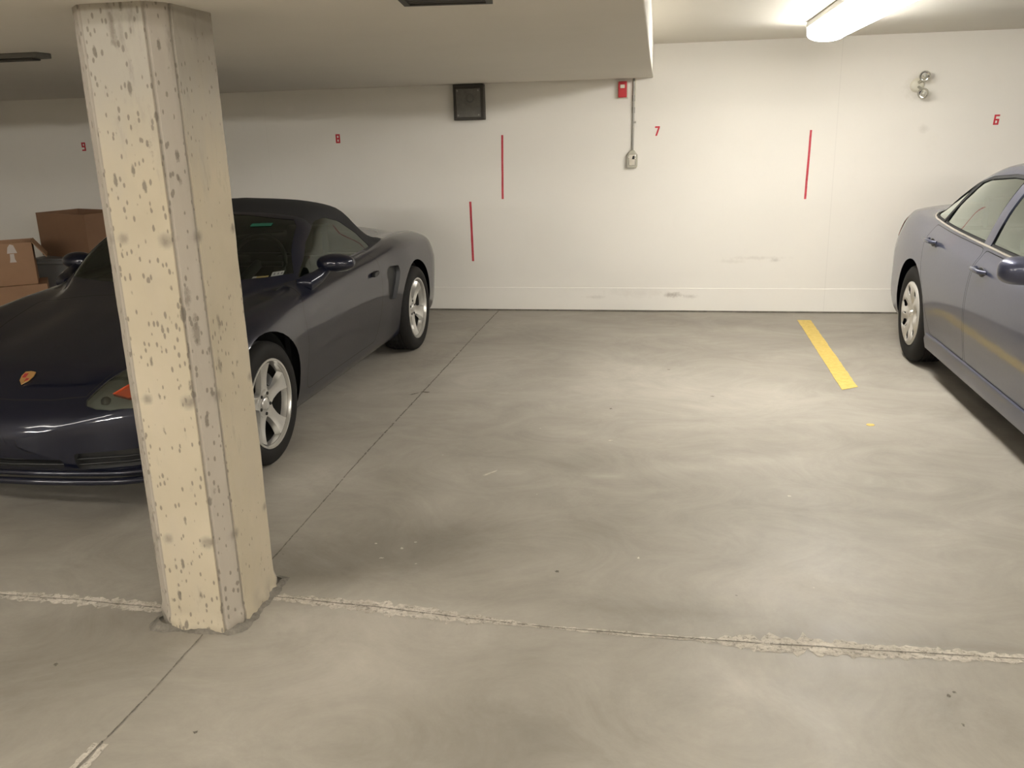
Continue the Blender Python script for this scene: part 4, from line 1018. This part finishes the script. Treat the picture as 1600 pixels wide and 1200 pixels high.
    # mirrors
    for s in (1, -1):
        mx, my = (.875, 1.72) if s > 0 else (-.845, 1.80)
        bm = bmesh.new(); bmesh.ops.create_uvsphere(bm, u_segments=28, v_segments=16, radius=1)
        for v in bm.verts:
            c = v.co; k = .045 if c.y > 0 else .075
            c.x, c.y, c.z = c.x * .112, c.y * k, (abs(c.z) ** .8 * (1 if c.z > 0 else -1)) * (.058 if c.z > 0 else .045)
            if c.y > .03: c.y = .03
        bm.transform(Matrix.Translation((mx, my, .888)) @ Matrix.Rotation(s * .12, 4, 'Z'))
        mo = obj('wing_mirror', bm, M['navy'], root, smooth=True)
        bm = bmesh.new(); tube(bm, [(s * .72, 1.50, .812), (s * .765, 1.54, .800), (s * .80, 1.62, .825), (s * .83, my - .03, .865)], [.020, .052, .040, .028], 14); obj('mirror_stalk', bm, M['navy'], mo, smooth='auto')
        bm = bmesh.new(); prism(bm, [(.105 * math.cos(t) , .052 * math.sin(t)) for t in [2 * math.pi * k / 24 for k in range(24)]], .002, f=lambda u, v, w: (u, w, v)); bm.transform(Matrix.Translation((mx, my + .031, .888)) @ Matrix.Rotation(s * .12, 4, 'Z')); obj('mirror_glass', bm, M['mirror_glass'], mo)
    # interior
    bm = bmesh.new()
    bx(bm, (-.70, 1.15, .20), (.70, 2.85, .24)); bx(bm, (-.70, 2.78, .24), (.70, 2.82, .80)); obj('cabin_tub', bm, M['interior_black'], root)
    bm = bmesh.new(); prism(bm, rounded([(1.30, .60), (1.30, .80), (1.52, .825), (1.74, .79), (1.76, .60)], .04), 1.36, f=lambda u, v, w: (-.68 + w, u, v)); obj('dashboard', bm, M['interior_black'], root, smooth='auto')
    for s in (1, -1):
        bm = bmesh.new(); seat_mesh(bm, s * .34, 2.42, .50, .42, 1.02); obj('seat', bm, M['interior_black'], root, smooth='auto')
        bm = bmesh.new(); bx(bm, (s * .705 - .015, 1.35, .25), (s * .705 + .015, 2.75, .80)); obj('door_panel', bm, M['interior_black'], root)
    bm = bmesh.new(); bmesh.ops.create_circle  # steering wheel ring
    pts = [Vector((.34 + .175 * math.cos(a), 0, .175 * math.sin(a))) for a in [2 * math.pi * k / 28 for k in range(29)]]
    tube(bm, [(p.x, 1.82 + p.z * .4, .87 + p.z * .9) for p in pts], .014, 8, cap=False)
    tube(bm, [(.34, 1.60, .80), (.34, 1.82, .87)], .03, 10); tube(bm, [(.18, 1.82, .87), (.50, 1.82, .87)], .016, 8); obj('steering_wheel', bm, M['black'], root, smooth='auto')
    bm = bmesh.new(); bx(bm, (-.10, 1.88, 1.05), (.10, 1.905, 1.095)); obj('interior_mirror', bm, M['black'], root, bevel=.008)
    return root
sports = sports_car()
tag(sports, 'dark navy soft-top sports car parked behind the concrete column', 'car')

# ------------------------------------------------------------------ slate blue sedan
def sedan():
    root = empty('sedan', (2.535, 2.541, 0), math.radians(0))
    L = 4.806
    lines = [
     ([(0, 0), (L, 0)], [(0, .38), (.04, .26), (.2, .19), (.6, .17), (4.3, .19), (4.6, .26), (4.78, .40), (L, .50)]),
     ([(0, .25), (.04, .5), (.15, .66), (.4, .76), (4.2, .78), (4.5, .72), (4.7, .6), (4.78, .5), (L, .3)], [(0, .39), (.04, .265), (.2, .195), (.6, .175), (4.3, .195), (4.6, .265), (4.78, .41), (L, .51)]),
     ([(0, .3), (.04, .58), (.15, .74), (.4, .84), (1.4, .85), (3.2, .85), (3.74, .87), (4.3, .86), (4.6, .78), (4.75, .66), (4.79, .54), (L, .35)], [(0, .40), (.05, .30), (.3, .24), (1.4, .215), (3.2, .215), (4.2, .26), (4.6, .32), (L, .53)]),
     ([(0, .32), (.04, .62), (.15, .77), (.4, .87), (.96, .895), (1.6, .888), (3.0, .888), (3.74, .90), (4.3, .885), (4.6, .81), (4.75, .69), (4.79, .57), (L, .38)], [(0, .43), (.05, .38), (.3, .36), (1.4, .37), (3.2, .38), (4.2, .42), (4.6, .44), (L, .57)]),
     ([(0, .32), (.04, .61), (.15, .76), (.4, .86), (.96, .902), (1.6, .908), (3.0, .908), (3.74, .908), (4.3, .885), (4.6, .81), (4.75, .70), (4.79, .58), (L, .38)], [(0, .47), (.05, .50), (.3, .54), (1.4, .58), (3.2, .62), (4.2, .65), (4.6, .66), (L, .63)]),
     ([(0, .30), (.04, .56), (.15, .70), (.4, .81), (.96, .86), (1.6, .885), (3.0, .885), (3.74, .87), (4.3, .84), (4.6, .77), (4.75, .66), (4.79, .56), (L, .36)], [(0, .50), (.05, .58), (.3, .68), (.96, .78), (1.6, .83), (3.2, .87), (4.2, .90), (4.55, .89), (4.7, .84), (L, .70)]),
     ([(0, .25), (.04, .48), (.15, .62), (.4, .70), (.96, .76), (1.6, .83), (3.0, .835), (3.74, .80), (4.3, .76), (4.6, .69), (4.75, .60), (4.79, .5), (L, .32)], [(0, .52), (.05, .64), (.3, .75), (.96, .87), (1.4, .93), (2.2, .955), (3.2, .985), (3.9, 1.01), (4.3, 1.025), (4.6, 1.01), (4.72, .95), (4.78, .85), (L, .74)]),
     ([(0, .2), (.15, .5), (.4, .58), (.96, .66), (1.3, .72), (1.6, .755), (2.2, .745), (3.0, .745), (3.5, .72), (3.9, .69), (4.3, .66), (4.6, .6), (4.78, .45), (L, .25)], [(0, .53), (.05, .655), (.3, .77), (.96, .90), (1.25, .95), (1.5, 1.06), (2.0, 1.18), (2.7, 1.215), (3.3, 1.19), (3.7, 1.12), (4.0, 1.05), (4.3, 1.045), (4.6, 1.03), (4.72, .97), (L, .75)]),
     ([(0, .15), (.15, .38), (.4, .45), (.96, .52), (1.3, .60), (1.7, .62), (2.1, .60), (2.7, .585), (3.2, .575), (3.6, .565), (4.0, .55), (4.3, .52), (4.6, .46), (4.78, .32), (L, .15)], [(0, .535), (.05, .66), (.3, .785), (.96, .925), (1.2, .97), (1.45, 1.09), (1.8, 1.27), (2.1, 1.37), (2.6, 1.412), (3.1, 1.39), (3.4, 1.33), (3.7, 1.235), (4.0, 1.125), (4.2, 1.07), (4.6, 1.045), (4.72, .99), (L, .75)]),
     ([(0, .07), (.15, .2), (.4, .23), (.96, .27), (1.3, .31), (2.2, .32), (3.2, .30), (4.2, .27), (4.6, .24), (L, .08)], [(0, .535), (.05, .662), (.3, .79), (.96, .94), (1.15, .975), (1.4, 1.09), (1.8, 1.30), (2.1, 1.41), (2.6, 1.455), (3.1, 1.435), (3.4, 1.37), (3.7, 1.27), (4.0, 1.15), (4.2, 1.08), (4.6, 1.055), (4.72, 1.0), (L, .755)]),
     ([(0, 0), (L, 0)], [(0, .535), (.05, .662), (.3, .79), (.96, .942), (1.12, .975), (1.4, 1.10), (1.8, 1.31), (2.1, 1.42), (2.6, 1.465), (3.1, 1.445), (3.4, 1.385), (3.7, 1.28), (4.0, 1.16), (4.2, 1.085), (4.6, 1.06), (4.72, 1.0), (L, .755)]),
    ]
    dz = lambda z: z - .065 * min(1, max(0, (z - .62) / .33))
    lines = [(kx, [(y, dz(z)) for y, z in kz]) for kx, kz in lines]
    S = Shell(L, lines, .14, .12)
    yf, yr, zw = .96, 3.736, .325
    S.cut(circ(yf, zw + .012, .362, 40), (1, 2), 1, lambda c, n: abs(c.x) > .62)
    S.cut(circ(yr, zw + .012, .362, 40), (1, 2), 1, lambda c, n: abs(c.x) > .62)
    sidef = lambda c, n: abs(c.x) > .5 and c.z > .9
    # window openings (side view): front door glass, rear door glass, rear quarter glass
    # belt line z = zb(y); roof line
    allw = [(1.62, .975), (4.00, 1.045), (3.80, 1.135), (3.60, 1.215), (3.40, 1.285), (3.15, 1.335), (2.8, 1.365), (2.45, 1.365), (2.15, 1.325), (1.9, 1.215)]
    allw = [(y, dz(z)) for y, z in allw]
    S.cut(allw, (1, 2), 9, sidef)
    big = inset(allw, .018)
    S.cut(big, (1, 2), 14, sidef, only=(9,))
    fw = [(1.55, .85), (2.56, .85), (2.50, 1.45), (1.55, 1.45)]
    rw = [(2.66, .85), (3.50, .85), (3.28, 1.45), (2.60, 1.45)]
    qw = [(3.54, .85), (4.2, .85), (4.2, 1.45), (3.32, 1.45)]
    S.cut(fw, (1, 2), 3, sidef, only=(14,)); S.cut(rw, (1, 2), 4, sidef, only=(14,)); S.cut(qw, (1, 2), 5, sidef, only=(14,))
    S.cut([(-.62, .94), (.62, .94), (.52, 1.28), (.3, 1.32), (0, 1.33), (-.3, 1.32), (-.52, 1.28)], (0, 2), 6, lambda c, n: 1.0 < c.y < 2.3 and n.y < -.15 and c.z > .91, only=(0,))
    S.cut([(-.56, 1.04), (.56, 1.04), (.50, 1.265), (.3, 1.305), (0, 1.315), (-.3, 1.305), (-.50, 1.265)], (0, 2), 7, lambda c, n: 3.2 < c.y < 4.3 and n.y > .1 and c.z > .99, only=(0,))
    d1 = rounded([(1.52, .29), (2.58, .29), (2.60, .915), (1.60, .885), (1.50, .78)], .04, 3)
    d2 = rounded([(2.60, .29), (3.28, .29), (3.42, .52), (3.60, .78), (3.62, .945), (2.62, .92)], .04, 3)
    sd = lambda c, n: abs(c.x) > .6
    for d, pid in ((d1, 20), (d2, 24)):
        S.cut(d, (1, 2), 9, sd, only=(0,)); S.cut(inset(d, .004), (1, 2), pid, sd, only=(9,))
    # tail lamps and head lamps
    S.cut([(4.50, .76), (4.86, .74), (4.86, .95), (4.62, .93), (4.47, .87)], (1, 2), 40, lambda c, n: abs(c.x) > .42 and c.z > .72 and n.z < .8, only=(0,))
    S.cut([(-.1, .62), (.78, .66), (.62, .80), (.1, .74)], (1, 2), 42, lambda c, n: abs(c.x) > .45 and c.y < .5 and c.z > .6, only=(0,))
    S.cut(rounded([(-.5, .27), (.5, .27), (.45, .42), (-.45, .42)], .03), (0, 2), 44, lambda c, n: c.y < .3 and n.y < -.3, only=(0,))
    S.finish()
    def sided(pid, base):
        for f in S.bm.faces:
            if f[S.pid] == pid: f[S.pid] = base + (0 if f.calc_center_median().x > 0 else 1)
    for pid, base in ((3, 30), (4, 32), (5, 34), (20, 20), (24, 24), (40, 40), (42, 42)): sided(pid, base) if pid not in (20, 24, 40, 42) else None
    for pid in (20, 24, 40, 42):
        for f in S.bm.faces:
            if f[S.pid] == pid and f.calc_center_median().x < 0: f[S.pid] = pid + 1
    S.part('body', (0,), [M['slate'], M['dark_trim']], root)
    for f in S.bm.faces:
        if f[S.pid] in (9, 14): f[S.pid] = 90 if f.calc_center_median().x > 0 else 91
    for q_ in (90, 91): S.part('door_seal', q_, M['dark_trim'], root, push=.004, walls=.004)
    S.part('windscreen', 6, M['glass'], root, push=.002); S.part('rear_window', 7, M['glass'], root, push=.002)
    S.part('bumper_grille', 44, M['black'], root, push=.03, walls=.03)
    for k, s in ((0, 1), (1, -1)):
        for nm, pid, gp, hy, hz in (('front_door', 20 + k, 30 + k, 2.46, .82), ('rear_door', 24 + k, 32 + k, 3.38, .86)):
            d = S.part(nm, pid, M['slate'], root)
            S.part('window_glass', gp, M['glass'], d, push=.006)
            # handle bar over a dark pocket
            bm = bmesh.new(); bmesh.ops.create_uvsphere(bm, u_segments=20, v_segments=10, radius=1)
            for v in bm.verts: v.co = Vector((v.co.x * .006, v.co.y * .050, v.co.z * .026))
            bm.transform(Matrix.Translation((s * (.888), hy - .01, hz - .002))); pk = obj('handle_pocket', bm, M['black'], d, smooth=True)
            bm = bmesh.new(); tube(bm, [(s * .888, hy - .085, hz + .004), (s * .918, hy - .06, hz + .006), (s * .922, hy, hz + .008), (s * .918, hy + .055, hz + .008), (s * .886, hy + .08, hz + .008)], [.010, .012, .013, .012, .010], 10); obj('door_handle', bm, M['slate'], d, smooth='auto')
        S.part('quarter_window', 34 + k, M['glass'], root, push=.006)
        S.part('tail_light', 40 + k, M['tail_red'], root, push=-.002, walls=.004)
        S.part('headlight', 42 + k, M['lamp_inner'], root, push=-.002, walls=.004)
        arch_liner(root, yf, zw + .012, .362, .87, .28, s); arch_liner(root, yr, zw + .012, .362, .87, .28, s)
        # bright belt moulding
        bm = bmesh.new(); pts = []
        for y in np.linspace(1.66, 4.0, 16):
            z = dz(.975 + (y - 1.62) * (.070 / 2.38))
            pts.append((s * (belt_x(y, lines, z) + .003), y, z - .004))
        tube(bm, pts, .007, 8); obj('belt_moulding', bm, M['chrome'], root, smooth='auto')
        # B pillar and window divider
        for ya, yb, wd, nm, m in ((2.61, 2.55, .05, 'pillar_trim', 'slate'), (3.52, 3.30, .016, 'window_divider', 'dark_trim')):
            bm = bmesh.new(); rows = []
            for t in np.linspace(0, 1, 9):
                z0 = dz(.975 + (ya - 1.62) * (.07 / 2.38)); z1 = 1.290 if ya < 3 else 1.225
                z = z0 + (z1 - z0) * t; yc = ya + (yb - ya) * t
                xx = belt_x(yc, lines, z) + .001
                rows.append([bm.verts.new((s * xx, yc - wd, z)), bm.verts.new((s * (xx + .001), yc, z)), bm.verts.new((s * xx, yc + wd, z)), bm.verts.new((s * (xx - .012), yc + wd, z)), bm.verts.new((s * (xx - .012), yc - wd, z))])
            for a, b in zip(rows, rows[1:]):
                for j in range(5): bm.faces.new((a[j], a[(j + 1) % 5], b[(j + 1) % 5], b[j]))
            obj(nm, bm, M[m], root, smooth='auto')
        # mirror
        bm = bmesh.new(); bmesh.ops.create_uvsphere(bm, u_segments=28, v_segments=16, radius=1)
        for v in bm.verts:
            c = v.co; sx = abs(c.x) ** .7 * (1 if c.x > 0 else -1); sz = abs(c.z) ** .7 * (1 if c.z > 0 else -1)
            c.x, c.z = sx * .110, sz * .064; c.y = c.y * (.085 if c.y < 0 else .035)
        bm.transform(Matrix.Translation((s * .958, 1.70, .945)) @ Matrix.Rotation(s * .15, 4, 'Z')); mo = obj('wing_mirror', bm, M['slate'], root, smooth=True)
        bm = bmesh.new(); tube(bm, [(s * .80, 1.72, .895), (s * .85, 1.715, .90), (s * .89, 1.71, .925)], [.045, .032, .03], 12); obj('mirror_stalk', bm, M['black'], mo, smooth='auto')
        bm = bmesh.new(); prism(bm, [(.095 * math.cos(t), .052 * math.sin(t)) for t in [2 * math.pi * q / 24 for q in range(24)]], .002, f=lambda u, v, w: (u, w, v)); bm.transform(Matrix.Translation((s * .956, 1.732, .945)) @ Matrix.Rotation(s * .15, 4, 'Z')); obj('mirror_glass', bm, M['mirror_glass'], mo)
        # sill skirt
        bm = bmesh.new(); rows = []
        for y in np.linspace(1.38, 3.33, 12):
            rows.append([bm.verts.new((s * .845, y, .30)), bm.verts.new((s * .885, y, .285)), bm.verts.new((s * .893, y, .25)), bm.verts.new((s * .88, y, .19)), bm.verts.new((s * .80, y, .175))])
        for a, b in zip(rows, rows[1:]):
            for j in range(4): bm.faces.new((a[j], a[j + 1], b[j + 1], b[j]))
        obj('sill_skirt', bm, M['slate'], root, smooth='auto')
    S.bm.free()
    for s in (1, -1):
        sedan_wheel(root, yf, .328, .885, s); sedan_wheel(root, yr, .328, .885, s)
    # interior
    bm = bmesh.new(); bx(bm, (-.72, 1.2, .26), (.72, 4.0, .30)); bx(bm, (-.70, 3.62, .30), (.70, 4.0, .93)); obj('cabin_tub', bm, M['interior_grey'], root)
    bm = bmesh.new(); prism(bm, rounded([(1.15, .6), (1.15, .95), (1.5, 1.0), (1.85, .93), (1.9, .6)], .05), 1.4, f=lambda u, v, w: (-.70 + w, u, v)); obj('dashboard', bm, M['interior_grey'], root, smooth='auto')
    for s in (1, -1):
        bm = bmesh.new(); seat_mesh(bm, s * .37, 2.55, .52, .50, 1.16); obj('front_seat', bm, M['interior_grey'], root, smooth='auto')
        bm = bmesh.new(); seat_mesh(bm, s * .37, 3.45, .62, .50, 1.11); obj('rear_seat', bm, M['interior_grey'], root, smooth='auto')
        bm = bmesh.new(); bx(bm, (s * .77 - .02, 1.6, .3), (s * .77 + .02, 3.55, .94)); obj('door_panel', bm, M['interior_grey'], root)
    bm = bmesh.new(); tube(bm, [(.37 + .18 * math.cos(a), 1.98 + .18 * math.sin(a) * .4, .93 + .18 * math.sin(a) * .9) for a in [2 * math.pi * k / 28 for k in range(29)]], .015, 8, cap=False); tube(bm, [(.37, 1.85, .88), (.37, 1.98, .93)], .03, 10); tube(bm, [(.2, 1.98, .93), (.54, 1.98, .93)], .016, 8)
    obj('steering_wheel', bm, M['black'], root, smooth='auto')
    return root
_cache = {}
def belt_x(y, lines, z):
    """half width of the skin at length y and height z on the upper side"""
    key = id(lines)
    if key not in _cache: _cache[key] = ([pchip(*zip(*k[0])) for k in lines], [pchip(*zip(*k[1])) for k in lines])
    fx, fz = _cache[key]; K = len(lines)
    X = np.array([f(y) for f in fx]); Z = np.array([f(y) for f in fz]); vv = np.linspace(4, 8.6, 200)
    px, pz = pchip(range(K), X)(vv), pchip(range(K), Z)(vv)
    return float(px[np.argmin(np.abs(pz - z))])
sed = sedan()
tag(sed, 'slate blue sedan parked at the right edge beside the yellow bay line', 'car')

# ------------------------------------------------------------------ boxes and totes at the left
def carton(name, cx, cy, z0, w_, d, h, rz, m, label, open_top=False, flaps=True, group='cardboard boxes by the back wall'):
    r = empty(name, (cx, cy, z0), rz); t = .006; hw, hd = w_ / 2, d / 2
    bm = bmesh.new()
    bx(bm, (-hw, -hd, 0), (hw, hd, t)); bx(bm, (-hw, -hd, t), (-hw + t, hd, h)); bx(bm, (hw - t, -hd, t), (hw, hd, h)); bx(bm, (-hw + t, -hd, t), (hw - t, -hd + t, h)); bx(bm, (-hw + t, hd - t, t), (hw - t, hd, h))
    b = obj('box_body', bm, [m], r)
    if open_top is False:
        for s in (-1, 1):
            bm = bmesh.new(); bx(bm, (-hw, min(s * .002, s * hd), h), (hw, max(s * .002, s * hd), h + t)); obj('flap', bm, m, r)
    else:
        for ax, s, ang in open_top:
            bm = bmesh.new()
            if ax == 'y':
                bx(bm, (-hw, 0, 0), (hw, hd * .9, t)); o = obj('flap', bm, m, r, loc=(0, s * hd, h), rot=(ang * s, 0, 0))
            else:
                bx(bm, (0, -hd, 0), (hw * .8, hd, t)); o = obj('flap', bm, m, r, loc=(s * hw, 0, h), rot=(0, -ang * s, 0))
    tag(r, label, 'cardboard box', group); return r
def tote(cx, cy, z0, w_, d, h, label):
    r = empty('plastic_tote', (cx, cy, z0)); bm = bmesh.new()
    def ringz(hw, hd, z): return [bm.verts.new(p) for p in ((-hw, -hd, z), (hw, -hd, z), (hw, hd, z), (-hw, hd, z))]
    hw, hd = w_ / 2, d / 2
    R = [ringz(hw * .80, hd * .80, 0), ringz(hw * .965, hd * .965, h - .035), ringz(hw, hd, h - .033), ringz(hw, hd, h), ringz(hw * .95, hd * .95, h), ringz(hw * .78, hd * .78, .006)]
    for a, b in zip(R, R[1:]):
        for i in range(4): bm.faces.new((a[i], a[(i + 1) % 4], b[(i + 1) % 4], b[i]))
    bm.faces.new(R[0][::-1]); bm.faces.new(R[-1])
    obj('tub', bm, M['tote'], r, bevel=.006)
    bm = bmesh.new(); bx(bm, (-hw * .99, -hd * .99, 0), (hw * .99, hd * .99, .014)); obj('lid', bm, M['tote'], r, bevel=.004, loc=(0, 0, h + .0005))
    tag(r, label, 'storage tote', 'grey plastic totes by the back wall'); return r
tote(-5.22, 7.30, 0, .78, .52, .295, 'lower grey plastic tote by the wall behind the dark sports car, under the other tote')
tote(-5.22, 7.30, .310, .78, .52, .275, 'upper grey plastic tote by the wall, carrying the large open cardboard box')
carton('cardboard_box', -5.235, 7.34, .600, .72, .42, .385, math.radians(-21.7), M['card'], 'large brown cardboard box on top of the grey plastic totes', open_top=[])
carton('cardboard_box', -5.478, 6.59, 0, .58, .40, .450, math.radians(36), M['card2'], 'orange-brown cardboard box on the floor at the left edge, under the arrow box')
r_ = carton('cardboard_box', -5.478, 6.63, .457, .40, .36, .345, math.radians(36), M['card2'], 'open cardboard box with a white printed arrow, left of the grey totes', open_top=[('x', 1, -.95), ('x', -1, .35)])
bm = bmesh.new(); yy = -.1812
for k_, poly in enumerate([[(.065, .245), (.095, .245), (.095, .205), (.105, .175), (.055, .175), (.062, .205)], [(.045, .25), (.12, .25), (.10, .315), (.075, .325), (.055, .30)]]):
    prism(bm, poly, .0008 + .0001 * k_, f=lambda u, v, w: (u - .035, yy + .0008 - w, v + .015))
obj('printed_arrow', bm, M['card_print'], r_)
